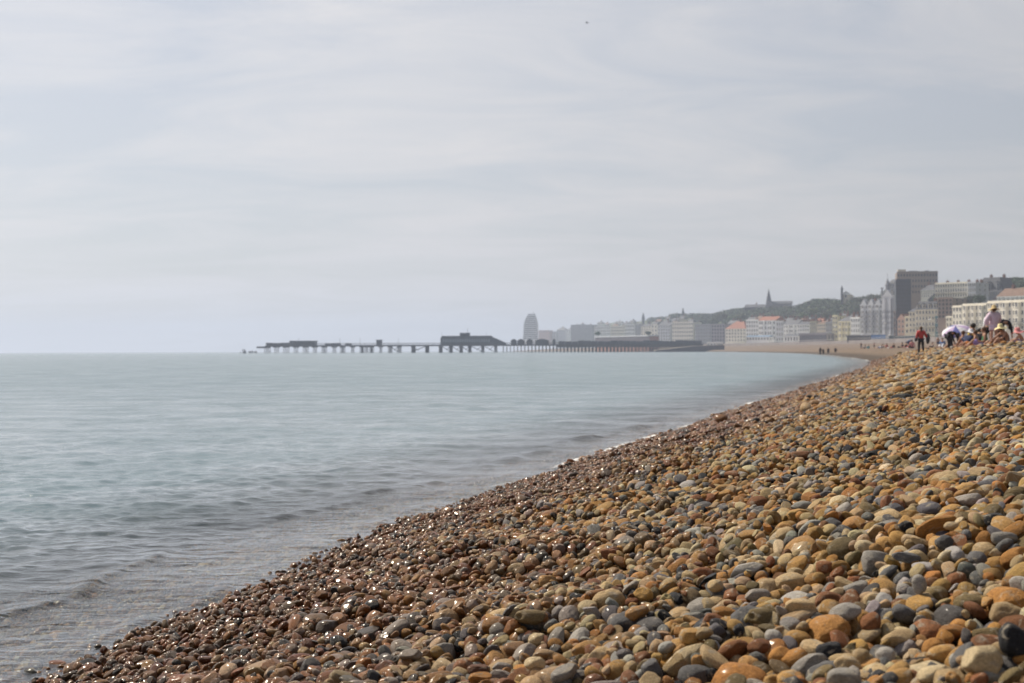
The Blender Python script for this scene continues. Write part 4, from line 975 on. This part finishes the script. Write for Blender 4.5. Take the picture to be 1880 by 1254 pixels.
person(1790, 62, 60, 'sit', 'bare shouldered sunbather seated below the yellow top', skin_b, None, 0, 'orange', False, hair=hair_b, hscale=.95)
person(1798, 63, -20, 'crouch', 'dark haired person crouching right of the yellow top', skin_b, 'black', 1, 'black', hair=hair_d, hscale=1.05)
person(1768, 70, 10, 'sit', 'sunbather seated in the shade under the parasol', skin_b, 'pink', 0, 'grey', False, hair=hair_b, hscale=1.05)
person(1758, 72, 70, 'sit', 'second sunbather under the parasol, farther left', skin_b, None, 0, 'navy', False, hair=hair_d, hscale=1.0)
person(1744, 70, -70, 'bend', 'black clothed person bending over in front of the parasol', skin_b, 'black', 2, 'black', hair=hair_d, near=True, hscale=.86)
person(1876, 50, 80, 'crouch', 'sunbather in a pink hat hunched at the right edge on the pebble ridge', skin_a, None, 0, 'purple', False, hair=None, near=True, hscale=.62, hat=cm('pink'))
a = person(1691, 87, -8, 'walk', 'person in red jacket and black trousers walking away, dark coat over the arm', skin_b, 'red', 2, 'black', hair=hair_b, near=True, longhair=True, loose=.02)
blob('coat', (.42, .06, .98), (.13, .12, .34), cm('coat'), a, 5); blob('bag', (-.30, 0, .92), (.10, .12, .13), cm('coat'), a, 8)
person(1722, 225, 160, 'stand', 'bare chested person with dark hair standing in the middle distance', skin_b, None, 0, 'navy', False, hair=hair_d)
# towels
def towel(px, Y, w, d, rz, mat, lb):
    x = (px - 940) / F * Y; n = 10; v = []; f = []
    for i in range(n):
        for j in range(6):
            u, q = (i / (n - 1) - .5) * w, (j / 5 - .5) * d; c_, s_ = math.cos(R(rz)), math.sin(R(rz)); gx, gy = x + u * c_ - q * s_, Y + u * s_ + q * c_
            v.append((gx, gy, float(ground(np.array(gx), np.array(gy))) + .05 + .015 * math.sin(i * 2.1 + j)))
    for i in range(n - 1):
        for j in range(5): f.append((i*6+j, (i+1)*6+j, (i+1)*6+j+1, i*6+j+1))
    b0 = len(v); v += [(p[0], p[1], p[2] - .02) for p in v]; f += [tuple(reversed([q + b0 for q in ff])) for ff in f]
    tag(link('towel', mesh('towel', v, f, [mat], None, True)), lb, 'towel')
towel(1757, 69, 2.0, 1.2, 8, cm('pink'), 'red and pink towel spread under the parasol')
towel(1800, 57.5, 1.8, .9, 12, cm('purple'), 'purple towel on the pebbles beside the dark haired sunbather')
# parasol
Yp = 76
c_ = W(1756, 617, Yp)
ps = tag(empty('parasol', (c_.x, Yp, float(ground(np.array(c_.x), np.array(Yp))))), 'tilted beach parasol with white, blue and lavender panels', 'parasol')
tilt = Matrix.Rotation(R(-16), 4, 'Y') @ Matrix.Rotation(R(20), 4, 'X')
hz = c_.z - ps.location.z + .28
n = 32; v = []; f = []; fm = []
pr_ = [(.0, .26), (.18, .25), (.36, .205), (.55, .125), (.72, .02), (.80, -.06)]
for k_, (r_0, z_) in enumerate(pr_[1:]):
    for i in range(n):
        a_ = 2 * math.pi * i / n; sc_ = 1 - .05 * abs(math.sin(a_ * 4)) * (k_ / 4); v.append((r_0 * math.cos(a_) * sc_, r_0 * math.sin(a_) * sc_, z_))
v.append((0, 0, .30)); ap = len(v) - 1
for i in range(n): f.append((i, (i + 1) % n, ap)); fm.append((i // 4) % 3 if i // 4 < 6 else i // 4 % 2)
for j in range(4):
    for i in range(n): f.append((j*n+i, (j+1)*n+i, (j+1)*n+(i+1) % n, j*n+(i+1) % n)); fm.append((i // 4) % 3 if i // 4 < 6 else i // 4 % 2)
cn = link('canopy', mesh('canopy', v, f, [cloth('off white canopy', (.58, .57, .62)), cloth('lavender canopy', (.42, .33, .50)), cloth('royal blue canopy', (.10, .11, .30))], fm), ps)
cn.matrix_local = Matrix.Translation((0, 0, hz)) @ tilt
sd = cn.modifiers.new('t', 'SOLIDIFY'); sd.thickness = .006
b = MB(); tp = tilt @ Vector((0, 0, .3)); kn_ = Vector((0, 0, hz)) + tilt @ Vector((0, 0, -.25))
b.bar((kn_.x, kn_.y, -.2), kn_, .018, n=8); b.bar(kn_, Vector((0, 0, hz)) + tilt @ Vector((0, 0, .33)), .016, n=8); b.build('pole', paint('parasol pole', (.7, .7, .72), .3), ps)
b = MB()
for i in range(8):
    a_ = 2 * math.pi * i / 8
    for q0, q1 in zip(pr_[:-1], pr_[1:]): b.bar(Vector((0, 0, hz)) + tilt @ Vector((q0[0] * math.cos(a_), q0[0] * math.sin(a_), q0[1] - .02)), Vector((0, 0, hz)) + tilt @ Vector((q1[0] * math.cos(a_), q1[0] * math.sin(a_), q1[1] - .02)), .006, n=4)
b.build('ribs', paint('parasol pole', (.7, .7, .72), .3), ps)
# the small figures down the beach
G2 = 'people sitting far down the beach'
small = [(1581, 330, 'stand', 'black', 'grey', 'distant standing figure in black at the left end of the beach crowd', .9), (1588, 320, 'sit', 'grey', 'grey', 'distant grey seated figure, second from the left of the crowd', 1.2),
         (1594, 315, 'sit', 'teal', 'teal', 'distant seated figure in teal near the left of the crowd', 1.1), (1605, 340, 'stand', 'pink', 'black', 'distant standing figure with pink top', .92),
         (1609, 310, 'lie', 'pink', 'grey', 'distant figure lying right of the pink top', 1), (1616, 300, 'lean', 'white', 'blue', 'distant reclining figure in white top', 1.1),
         (1621, 305, 'sit', 'navy', 'black', 'distant dark blue seated figure in the middle of the crowd', 1.2), (1628, 300, 'sit', 'red', 'black', 'distant seated figure in red', 1.2),
         (1633, 298, 'lie', 'white', 'red', 'distant figure lying right of the red one', 1), (1640, 300, 'crouch', 'black', 'black', 'distant crouching figure in black with spread arms', 1.4),
         (1656, 215, 'sit', 'coat', 'black', 'dark seated figure left of the blue clothed one', 1.1), (1661, 212, 'lie', 'white', 'pink', 'figure in white lying beside the dark seated one', 1),
         (1664, 214, 'sit', 'black', 'red', 'seated figure in black beside the blue clothed one', 1.1), (1669, 200, 'bend', 'blue', 'navy', 'blue clothed person bending over in the middle distance', 1.1),
         (1674, 190, 'sit', 'pink', 'coat', 'seated figure in pale pink left of the red jacket', 1.3), (1712, 205, 'sit', 'grey', 'navy', 'small grey seated figure right of the red jacket', 1.0), (1730, 150, 'sit', 'blue', 'white', 'seated figure in pale blue left of the parasol', 1.2)]
for i, (px, Y, po, tp_, bt, lb, hs) in enumerate(small):
    person(px, Y, (i * 77) % 360, po, lb, [skin_a, skin_b][i % 2], tp_, i % 3, bt, i % 2 == 0, hair=[hair_d, hair_b][i % 2], hscale=hs, group=G2)
G3 = 'bathers standing in the shallows'
for px, Y, hs, sk, tp_, yaw, lb in [(1506, 300, 1.02, .2, 'wet', 20, 'bather in dark wetsuit, leftmost of the bathers in the shallows'), (1511.5, 302, .86, .2, 'wet', 200, 'smaller bather right beside the leftmost one'),
        (1520.5, 300, 1.0, .22, 'wet', 140, 'third bather from left standing apart in the shallows'), (1534, 300, 1.0, .2, 'wet', -30, 'fourth bather from left in the shallows'),
        (1548, 325, .85, .3, 'coat', 60, 'rightmost bather, smallest, nearest the far beach')]:
    person(px, Y, yaw, 'stand', lb, skin_b, tp_, 2, tp_, True, hair=hair_d, hscale=hs, group=G3, z=0, sink=sk)

# seagull
gp = W(1078, 42, 270)
gl_ = tag(empty('seagull', gp, R(70)), 'lone gull flying high in the sky', 'gull')
blob('body', (0, 0, 0), (.10, .30, .09), cloth('gull grey', (.30, .31, .34)), gl_); blob('head', (0, .33, .03), (.055, .08, .055), cm('white'), gl_)
for s_ in (-1, 1):
    b = MB(); b.poly([(s_*.06, .16, .03), (s_*.36, .2, .20), (s_*.72, .02, .10), (s_*.40, .02, .17), (s_*.06, -.10, .02), (s_*.06, .16, .05), (s_*.36, .2, .22), (s_*.72, .02, .115), (s_*.40, .02, .19), (s_*.06, -.10, .04)],
        [(0, 1, 3, 4), (1, 2, 3), (9, 8, 6, 5), (8, 7, 6), (0, 5, 6, 1), (1, 6, 7, 2), (2, 7, 8, 3), (3, 8, 9, 4)]); b.build('wing', cloth('gull grey', (.30, .31, .34)), gl_)
b = MB(); b.poly([(-.03, -.28, 0), (.03, -.28, 0), (.09, -.45, 0), (-.09, -.45, 0), (-.03, -.28, .015), (.03, -.28, .015), (.09, -.45, .015), (-.09, -.45, .015)], [(0, 1, 2, 3), (7, 6, 5, 4), (0, 4, 5, 1), (2, 6, 7, 3), (1, 5, 6, 2), (3, 7, 4, 0)]); b.build('tail', cm('white'), gl_)

# ------------------------------------------------------------------ pebbles
import bmesh
PAL = [('ochre', (.42, .255, .098), .22), ('tan', (.46, .345, .205), .24), ('orange', (.41, .205, .062), .12), ('rust brown', (.24, .108, .050), .09), ('slate grey', (.135, .137, .150), .12),
       ('pale grey', (.36, .35, .345), .11), ('cream', (.58, .48, .32), .07), ('charcoal', (.028, .030, .038), .04), ('olive brown', (.19, .145, .075), .05)]
PC = np.array([p[1] for p in PAL]) * np.array([1.0, .955, .87]); PW = np.array([p[2] for p in PAL]); PW = PW / PW.sum()
def pebble_mat(inst):
    m, t = newmat('pebble stone' if inst else 'pebble stone single')
    o = N(t, 'ShaderNodeOutputMaterial'); p = N(t, 'ShaderNodeBsdfPrincipled'); L(t, p, 0, o, 0)
    tcn = N(t, 'ShaderNodeTexCoord'); oi = N(t, 'ShaderNodeObjectInfo')
    if inst:
        a = N(t, 'ShaderNodeAttribute', attribute_name='pcol', attribute_type='INSTANCER'); co = (a, 'Color')
        w = N(t, 'ShaderNodeAttribute', attribute_name='wet', attribute_type='INSTANCER'); wo_ = (w, 'Fac')
    else:
        co = (oi, 'Color'); wo_ = (oi, 'Alpha')
    cmb = N(t, 'ShaderNodeVectorMath', operation='MULTIPLY_ADD'); L(t, oi, 'Random', cmb, 0); cmb.inputs[1].default_value = (37, 91, 53); L(t, tcn, 'Object', cmb, 2)
    n1 = N(t, 'ShaderNodeTexNoise', Scale=1.1, Detail=5.0, Roughness=.6, Distortion=.6); L(t, cmb, 0, n1, 'Vector')
    n2 = N(t, 'ShaderNodeTexNoise', Scale=7.0, Detail=6.0, Roughness=.7); L(t, cmb, 0, n2, 'Vector')
    # chalky rind in patches, darker flint showing through
    mrk = N(t, 'ShaderNodeMapRange'); L(t, n1, 0, mrk, 0); mrk.inputs[1].default_value = .56; mrk.inputs[2].default_value = .66; mrk.inputs[4].default_value = .7
    mx1 = N(t, 'ShaderNodeMix', data_type='RGBA'); L(t, mrk, 0, mx1, 0); L(t, co[0], co[1], mx1, 6); mx1.inputs[7].default_value = (.42, .37, .29, 1)
    mrd = N(t, 'ShaderNodeMapRange'); L(t, n1, 0, mrd, 0); mrd.inputs[1].default_value = .42; mrd.inputs[2].default_value = .30; mrd.inputs[4].default_value = .5
    mx2 = N(t, 'ShaderNodeMix', data_type='RGBA'); L(t, mrd, 0, mx2, 0); L(t, mx1, 2, mx2, 6)
    dk = N(t, 'ShaderNodeVectorMath', operation='MULTIPLY'); L(t, co[0], co[1], dk, 0); dk.inputs[1].default_value = (.50, .44, .42); L(t, dk, 0, mx2, 7)
    v2 = N(t, 'ShaderNodeMapRange'); L(t, n2, 0, v2, 0); v2.inputs[1].default_value = .3; v2.inputs[2].default_value = .7; v2.inputs[3].default_value = .62; v2.inputs[4].default_value = 1.35
    sc = N(t, 'ShaderNodeVectorMath', operation='SCALE'); L(t, mx2, 2, sc, 0); L(t, v2, 0, sc, 'Scale')
    # wet stone is darker and glossy
    mw = N(t, 'ShaderNodeMix', data_type='RGBA'); L(t, wo_[0], wo_[1], mw, 0); mw.inputs[6].default_value = (PEBK, PEBK, PEBK, 1); mw.inputs[7].default_value = (PEBK * .47, PEBK * .285, PEBK * .155, 1)
    sc2 = N(t, 'ShaderNodeVectorMath', operation='MULTIPLY'); L(t, sc, 0, sc2, 0); L(t, mw, 2, sc2, 1); L(t, sc2, 0, p, 'Base Color')
    ro = N(t, 'ShaderNodeMapRange'); L(t, wo_[0], wo_[1], ro, 0); ro.inputs[3].default_value = .62; ro.inputs[4].default_value = .42; L(t, ro, 0, p, 'Roughness')
    cw = N(t, 'ShaderNodeMath', operation='MULTIPLY'); L(t, wo_[0], wo_[1], cw, 0); cw.inputs[1].default_value = .42; L(t, cw, 0, p, 'Coat Weight'); p.inputs['Coat Roughness'].default_value = .19; p.inputs['Coat IOR'].default_value = 1.45
    p.inputs['Specular IOR Level'].default_value = .14
    bm_ = N(t, 'ShaderNodeBump', Strength=.45, Distance=.06); L(t, n2, 0, bm_, 'Height'); L(t, bm_, 0, p, 'Normal')
    return m
pm_i, pm_s = pebble_mat(True), pebble_mat(False)
def pebble_mesh(seed, sub, mat, kind):
    r = np.random.default_rng(seed)
    bm = bmesh.new(); bmesh.ops.create_icosphere(bm, subdivisions=sub, radius=1)
    v = np.array([tuple(x.co) for x in bm.verts])
    e = r.uniform(.72, 1.0); q = np.sign(v) * np.abs(v) ** e
    q *= (1 / np.linalg.norm(q, axis=1) ** .35)[:, None]
    rad_ = np.ones(len(v))
    nb = {0: 3, 1: 5, 2: 7}[kind]
    for _ in range(nb):
        c = r.normal(0, 1, 3); c /= np.linalg.norm(c); kp = r.uniform(1.5, 5 if kind < 2 else 9); am = r.uniform(-.22, .18) * (1, 1.2, 1.8)[kind]
        rad_ += am * np.exp(kp * (v @ c - 1))
    q *= rad_[:, None]
    for _ in range((2, 4, 5)[kind]):
        c = r.normal(0, 1, 3); c /= np.linalg.norm(c); h_ = r.uniform(.55, .85); s_ = q @ c; over = np.maximum(s_ - h_, 0)
        q -= c * (over * r.uniform(.6, .92))[:, None]
    for i, x in enumerate(bm.verts):
        nn_ = noise.noise(Vector(v[i]) * 2.2 + Vector((seed * 3.1, 0, 0))); x.co = Vector(q[i]) * (1 + .06 * nn_ + .022 * noise.noise(Vector(v[i]) * 6 + Vector((0, seed * 1.7, 0))))
    me = bpy.data.meshes.new('pebble'); bm.to_mesh(me); bm.free()
    co = np.array([tuple(x.co) for x in me.vertices]); mn, mxx = co.min(0), co.max(0); co = (co - (mn + mxx) / 2) / ((mxx - mn) / 2)
    me.vertices.foreach_set('co', co.astype(np.float32).ravel()); me.materials.append(mat)
    me.polygons.foreach_set('use_smooth', np.ones(len(me.polygons), dtype=bool)); me.update()
    return me
NV = 26
kinds = [0, 1, 1, 2] * 6 + [2, 0]
hi = [pebble_mesh(i, 4, pm_s, kinds[i]) for i in range(NV)]
src_hi = bpy.data.collections.new('pebble_sources'); src_lo = bpy.data.collections.new('pebble_sources_far')
for i in range(NV):
    me = pebble_mesh(i, 4, pm_i, kinds[i]); src_hi.objects.link(bpy.data.objects.new('pebble_src_%02d' % i, me))
    if i % 2 == 0: me = pebble_mesh(i, 2, pm_i, kinds[i]); src_lo.objects.link(bpy.data.objects.new('pebble_far_%02d' % i, me))
NL = NV // 2

# settle the near pebbles one after another on a height map
gx0, gx1, gy0, gy1, gs = -4.6, 5.4, .9, 12.4, .008
gx = np.arange(gx0, gx1, gs); gy = np.arange(gy0, gy1, gs)
GX, GY = np.meshgrid(gx, gy, indexing='ij')
G0 = ground(GX, GY); Hm = G0 - .055
LOWF = .012 * np.clip((inland(GX, GY) - .1) / 1.2, .2, 1) * (np.sin(GX * 9 + GY * 4) + np.sin(GX * 4.3 - GY * 7.7 + 1) + np.sin(GY * 12.1 + GX * 2))
def in_view(x, y, m=.25):
    return (x < y * .372 + m) & (x > -y * .372 - m)
pr_rng = np.random.default_rng(21)
CA = {}
def settle(x, y, a, b_, c, th, slope=True, raise_=0.0, seatq=.82, free=False):
    """returns z centre, tilt; updates height map.  a,b,c semi axes, th heading"""
    ext = max(a, b_) * 1.02; i0 = int((x - ext - gx0) / gs); i1 = int((x + ext - gx0) / gs) + 2; j0 = int((y - ext - gy0) / gs); j1 = int((y + ext - gy0) / gs) + 2
    if i0 < 0 or j0 < 0 or i1 >= len(gx) or j1 >= len(gy): return None
    sx = GX[i0:i1, j0:j1] - x; sy = GY[i0:i1, j0:j1] - y
    ct, st = math.cos(th), math.sin(th)
    u = (sx * ct + sy * st) / a; w = (-sx * st + sy * ct) / b_
    q = u * u + w * w; mk = q < .94
    if mk.sum() < 3: return None
    hs = Hm[i0:i1, j0:j1]
    prof = c * np.sqrt(np.clip(1 - q, 0, 1))
    cx, cy = sx[mk], sy[mk]; hh_ = hs[mk]
    hm_ = hh_.mean(); tx_ = (cx * (hh_ - hm_)).sum() / max((cx * cx).sum(), 1e-9); ty_ = (cy * (hh_ - hm_)).sum() / max((cy * cy).sum(), 1e-9)
    tx_ = max(-.8, min(.8, tx_)); ty_ = max(-.8, min(.8, ty_))
    pl = tx_ * sx + ty_ * sy
    z = np.quantile((hs - pl + prof)[mk], seatq) + raise_
    ic, jc = int((x - gx0) / gs), int((y - gy0) / gs)
    if not free and z + c * .6 > G0[ic, jc] + LOWF[ic, jc] + .012: return None
    top = z + pl + prof
    hs[mk] = np.maximum(hs[mk], top[mk])
    return z, tx_, ty_
def orient(th, tx_, ty_, roll, flip):
    n_ = Vector((-tx_, -ty_, 1)).normalized()
    q = Vector((0, 0, 1)).rotation_difference(n_)
    m_ = q.to_matrix() @ Matrix.Rotation(th, 3, 'Z') @ Matrix.Rotation(roll, 3, 'X')
    return m_
recs = []
HAND = []      # the pebbles one can recognise: crop x, crop y, width, height (in px of the crop), angle, colour index, crop id
for s_ in """955 560 175 100 28 5|790 490 110 85 0 3|1440 410 105 100 0 4|1245 485 180 62 -10 4|800 690 125 130 60 3|655 810 170 110 0 1|440 860 150 115 0 8|190 615 90 75 0 1|420 605 140 90 0 5
560 700 130 95 15 8|900 840 180 105 15 5|1045 830 125 120 35 3|1190 870 190 90 15 1|1390 855 140 130 10 2|1500 765 200 100 -8 2|1590 650 210 140 0 8|1790 690 190 130 0 1|1680 830 170 100 -5 3
1840 800 140 190 10 3|1710 880 140 100 0 0|1400 640 120 105 0 8|1230 660 110 100 0 5|1310 660 80 130 15 5|1050 670 110 105 10 1|1610 930 150 130 -20 6|1280 1025 180 85 10 7|810 950 150 90 20 7
870 970 120 110 10 3|720 1030 140 100 20 5|785 1060 150 120 30 8|915 1060 150 120 0 1|895 1150 190 150 0 5|1160 1120 240 130 20 0|1390 1130 200 100 10 6|1650 1110 210 210 0 6|1820 1060 160 220 15 7
430 980 140 90 15 3|590 1070 130 115 15 0|300 1110 150 130 40 8|670 1140 130 90 0 2|130 985 100 80 0 1|250 830 150 90 -15 2|190 855 140 80 -5 3|45 990 110 100 0 0|410 930 110 80 0 0|210 925 110 75 -20 7
1430 1010 170 110 10 0|985 975 100 110 0 1|1125 960 110 120 10 5|1470 540 140 70 0 0|1560 270 100 90 0 8|1650 245 115 80 0 2|1720 305 115 80 15 7|1770 385 150 80 0 5|1230 345 90 75 0 7
955 340 80 75 0 6|1010 225 115 60 0 2|830 365 80 60 0 0""".replace('\n', '|').split('|'):
    v_ = [float(q) for q in s_.split()]; HAND.append((1250 + v_[0] / 2.984, 854 + v_[1] / 2.984, v_[2] / 2.984, v_[3] / 2.984, v_[4], int(v_[5])))
for s_ in """1055 850 170 90 0 8|1095 885 105 70 0 6|1125 740 110 75 0 3|1525 770 110 100 35 5|1790 790 85 100 0 4|1640 770 140 80 15 0|1365 910 170 100 10 0|1400 1010 130 140 0 3|1130 955 130 70 0 1
1225 960 70 65 0 4|1670 985 120 80 0 2|1720 1070 110 120 30 4|1240 1100 160 90 25 5|1440 1150 110 110 10 0|1300 1150 90 100 0 4|840 1150 110 100 0 6|695 1010 120 140 40 3|550 1030 120 75 0 5
400 1015 130 80 10 5|780 1100 130 70 0 2|770 1030 120 80 10 3|160 860 70 60 0 7|55 945 110 55 5 7|1130 1170 170 80 0 6|1085 1120 80 80 0 3|735 1155 100 80 0 1|225 1080 90 75 0 3
1080 1060 120 80 0 6|900 1010 110 75 -10 5|1820 1130 100 140 0 0|795 590 110 60 15 0|585 620 70 50 0 7""".replace('\n', '|').split('|'):
    v_ = [float(q) for q in s_.split()]; HAND.append((620 + v_[0] / 2.984, 854 + v_[1] / 2.984, v_[2] / 2.984, v_[3] / 2.984, v_[4], int(v_[5])))
def hit(px, py):
    """where the sight line meets the shingle"""
    d = ray(px, py); lo, hi_ = .5, 60.
    t = .6
    while t < 60:
        p = CAM + d * t
        if p.z < float(ground(np.array(p.x), np.array(p.y))) + .02: break
        t *= 1.006
    return CAM + d * t
hand = []
for px, py, w_p, h_p, ang, ci_ in HAND:
    p = hit(px, py + h_p * .25); k = p.y / F
    hand.append((p.x, p.y, w_p * k / 2, h_p * k / 2 * 1.02, ang, ci_))
hx = np.array([h[0] for h in hand]); hyy = np.array([h[1] for h in hand]); hr = np.array([h[2] for h in hand])

def wetness(x, y, d):
    if d < -.06: return .35  # submerged stones get less wet darkening, lightened to look sunlit
    e = 1.95 + .35 * math.sin(y * .55 + 1) + .2 * math.sin(y * 1.7 + x) + .02 * y
    return min(1, max(0, (e - d) / 1.15 + pr_rng.normal(0, .22)))
A_ = [(x, y) for x, y in zip(pr_rng.uniform(gx0 + .1, gx1 - .1, 900000), pr_rng.uniform(gy0 + .1, gy1 - .1, 900000))]
xy = np.array(A_); dd = inland(xy[:, 0], xy[:, 1])
ok = in_view(xy[:, 0], xy[:, 1], .9) & (dd > -2.0) & (ground(xy[:, 0], xy[:, 1]) < 1.25) & (xy[:, 1] > 1.5)
xy = xy[ok]; dd = dd[ok]
area = 10.0 * 11.3 * ok.mean()
NP = int(area * PEBD); xy = xy[:NP]; dd = dd[:NP]
rr0 = pr_rng.random(NP)
size = (.0114 + .0038 * np.clip(dd, 0, 3.2)) * np.exp(pr_rng.normal(0, .38, NP))           # semi long axis
size = np.where(pr_rng.random(NP) < .03, size * 1.6, size)
big = size > np.quantile(size, .75)
order = np.arange(NP)
ci = pr_rng.choice(len(PAL), NP, p=PW); vi = pr_rng.integers(0, NV, NP)
ba = pr_rng.uniform(.56, .95, NP); ca = pr_rng.uniform(.38, .86, NP); th = pr_rng.uniform(0, math.pi, NP)
hidx = int(NP * .72)
for n_ in order:
    if n_ == hidx:
        for k_, (x, y, a, c, ang, cc) in enumerate(hand):
            b_ = min(a, c) * 1.05 if a > c else a * .95
            cz = c * .92
            r_2 = settle(x, y, a, b_, cz, 0, seatq=.35, free=True)
            if r_2 is None: continue
            z = r_2[0]; roll = R(ang)
            m_ = Matrix.Rotation(-roll, 3, 'Y')
            # a tilted stone keeps its measured outline: long axis along the tilt
            recs.append([x, y, z, m_, (a, b_, cz), (k_ * 7 + 3) % NV, cc, wetness(x, y, float(inland(x, y))), 1])
    x, y = xy[n_]; a = size[n_] * (1.04 if 1.5 < y < 3.4 and x > -.2 else 1)
    if n_ > hidx and ((hx - x) ** 2 + ((hyy - y)) ** 2 < (hr * .95 + a * .6) ** 2).any(): continue
    r_2 = settle(x, y, a, a * ba[n_], a * ca[n_], th[n_])
    if r_2 is None: continue
    recs.append([x, y, r_2[0], orient(th[n_], r_2[1], r_2[2], pr_rng.normal(0, .12), 0), (a, a * ba[n_], a * ca[n_]), vi[n_], ci[n_], wetness(x, y, dd[n_]), 0])
vm_ = (inland(GX, GY) > .3) & in_view(GX, GY, -.1) & (GY > 2.5) & (GY < 12)
dH = (Hm - ground(GX, GY))[vm_]; print('heap', np.quantile(dH, [.1, .5, .9, .97]))
# which can be seen from the camera: top stands clear of the heap round it
def seen(r):
    x, y, z = r[:3]; i = int((x - gx0) / gs); j = int((y - gy0) / gs)
    top = z + r[4][2]
    return top >= Hm[i, j] - .25 * r[4][2]
Minv = cam.matrix_world.inverted()
def proj(x, y, z):
    c_ = Minv @ Vector((x, y, z)); return 940 + F * c_.x / -c_.z, 627 - F * c_.y / -c_.z
cand = []
for i, r in enumerate(recs):
    if r[1] > 6.5: continue
    u_, v_ = proj(*r[:3])
    if not (-5 < u_ < 1885 and v_ < 1262): continue
    if not seen(r): continue
    cand.append((r[4][0] * r[4][2] / r[1] ** 2 * (2.5 if r[8] else 1), i, u_, v_))
cand.sort(reverse=True); pick = cand[:300]
picked = {c_[1] for c_ in pick}
# names for the nearest stones, each told apart by colour, shape and place
def region(u_, v_):
    cx_ = ('left', 'centre left', 'centre', 'centre right', 'far right')[min(4, max(0, int((u_ - 600) / 260)))]
    cy_ = ('along the bottom edge', 'just above the bottom edge', 'a little higher up', 'halfway up the shingle')[3 - min(3, max(0, int((v_ - 930) / 82)))]
    return cx_, cy_
from collections import defaultdict
grp = defaultdict(list)
for sc_, i, u_, v_ in pick:
    a, b_, c = recs[i][4]; el = a / max(c, 1e-6)
    shp = 'round' if el < 1.35 and b_ / a > .75 else 'upright' if c > a * 1.1 else 'long flat' if el > 1.9 else 'oval'
    cx_, cy_ = region(u_, v_); grp[(PAL[recs[i][6]][0], shp, cx_, cy_)].append((u_, i))
od = ['leftmost', 'second from left', 'third from left', 'fourth from left', 'fifth from left', 'sixth from left', 'seventh from left', 'eighth from left', 'ninth from left', 'tenth from left']
for (cn_, shp, cx_, cy_), lst in grp.items():
    lst.sort()
    for k_, (u_, i) in enumerate(lst):
        r = recs[i]; o = link('pebble', hi[r[5]])
        o.matrix_world = Matrix.Translation(r[:3]) @ r[3].to_4x4() @ Matrix.Diagonal((*r[4], 1))
        o.color = (*(PC[r[6]] * PV[i % 97]), r[7])
        w_ = ('wet ' if r[7] > .6 else '') + 'large'
        lb = f"{w_} {shp} {cn_} pebble {cy_}, {cx_}" + ('' if len(lst) == 1 else f", {od[min(k_, 9)]}")
        tag(o, lb, 'pebble', 'largest pebbles in the foreground')
# everything else near
rest = [r for i, r in enumerate(recs) if i not in picked]
pcn = np.array([PC[r[6]] for r in rest]) * pr_rng.uniform(.72, 1.25, (len(rest), 1)) * pr_rng.uniform(.93, 1.07, (len(rest), 3))
sh_ = scatter('shingle_pebbles', np.array([r[:3] for r in rest]), np.array([tuple(r[3].to_euler()) for r in rest]), np.array([r[4] for r in rest]), [r[5] for r in rest], src_hi,
              {'wet': [r[7] for r in rest]}, pcn)
tag(sh_, kind='stuff'); sh_['label'] = 'mass of brown, tan and grey shingle pebbles on the beach slope'; sh_['category'] = 'shingle'
# farther shingle
q = np.random.default_rng(77)
NF = FARN
yv = 12.2 * (118 / 12.2) ** (q.random(NF) ** 1.15)
sF = 1 + (yv - 12) / 70
dv_ = q.uniform(-1.6, 7.2, NF); xv = shore(yv) + dv_ / .965
ok = in_view(xv, yv, 1.6); xv, yv, dv_, sF = xv[ok], yv[ok], dv_[ok], sF[ok]
M_ = len(xv)
sz = (.0135 + .0033 * np.clip(dv_, 0, 3.5)) * np.exp(q.normal(0, .32, M_)) * sF * 1.12
zv = ground(xv, yv) + q.uniform(-.2, .9, M_) * sz
e_ = 1.95 + .35 * np.sin(yv * .55 + 1) + .2 * np.sin(yv * 1.7 + xv) + .02 * yv
wv = np.clip((e_ * np.clip(1.2 - yv / 90, .5, 1) - dv_) / 1.15 + q.normal(0, .2, M_), 0, 1)
cf = PC[q.choice(len(PAL), M_, p=PW)] * q.uniform(.72, 1.25, (M_, 1))
sl_ = math.atan(.2)
s2 = scatter('far_shingle', np.c_[xv, yv, zv], np.c_[q.normal(0, .25, M_), q.normal(-sl_ * (dv_ < 5), .25), q.uniform(0, 6.28, M_)], np.c_[sz, sz * q.uniform(.62, .95, M_), sz * q.uniform(.45, .8, M_)], q.integers(0, NL, M_), src_lo, {'wet': wv}, cf)
tag(s2, kind='stuff'); s2['label'] = 'fine looking shingle running along the shore into the distance'; s2['category'] = 'shingle'
print('pebbles near', len(rest), 'far', M_, 'picked', len(pick), 'labels', len(grp))

# ------------------------------------------------------------------ sea haze
HZ = True
if HZ:
    b = MB(); b.box(-4200, 2600, -60, 7400, -9, 140)
    m, t = newmat('sea haze'); o_ = N(t, 'ShaderNodeOutputMaterial'); v_ = N(t, 'ShaderNodeVolumePrincipled')
    v_.inputs['Color'].default_value = HCOL; v_.inputs['Density'].default_value = HDEN; v_.inputs['Anisotropy'].default_value = HANI
    L(t, v_, 0, o_, 'Volume'); hz_ = b.build('haze', m); tag(hz_, kind='stuff')
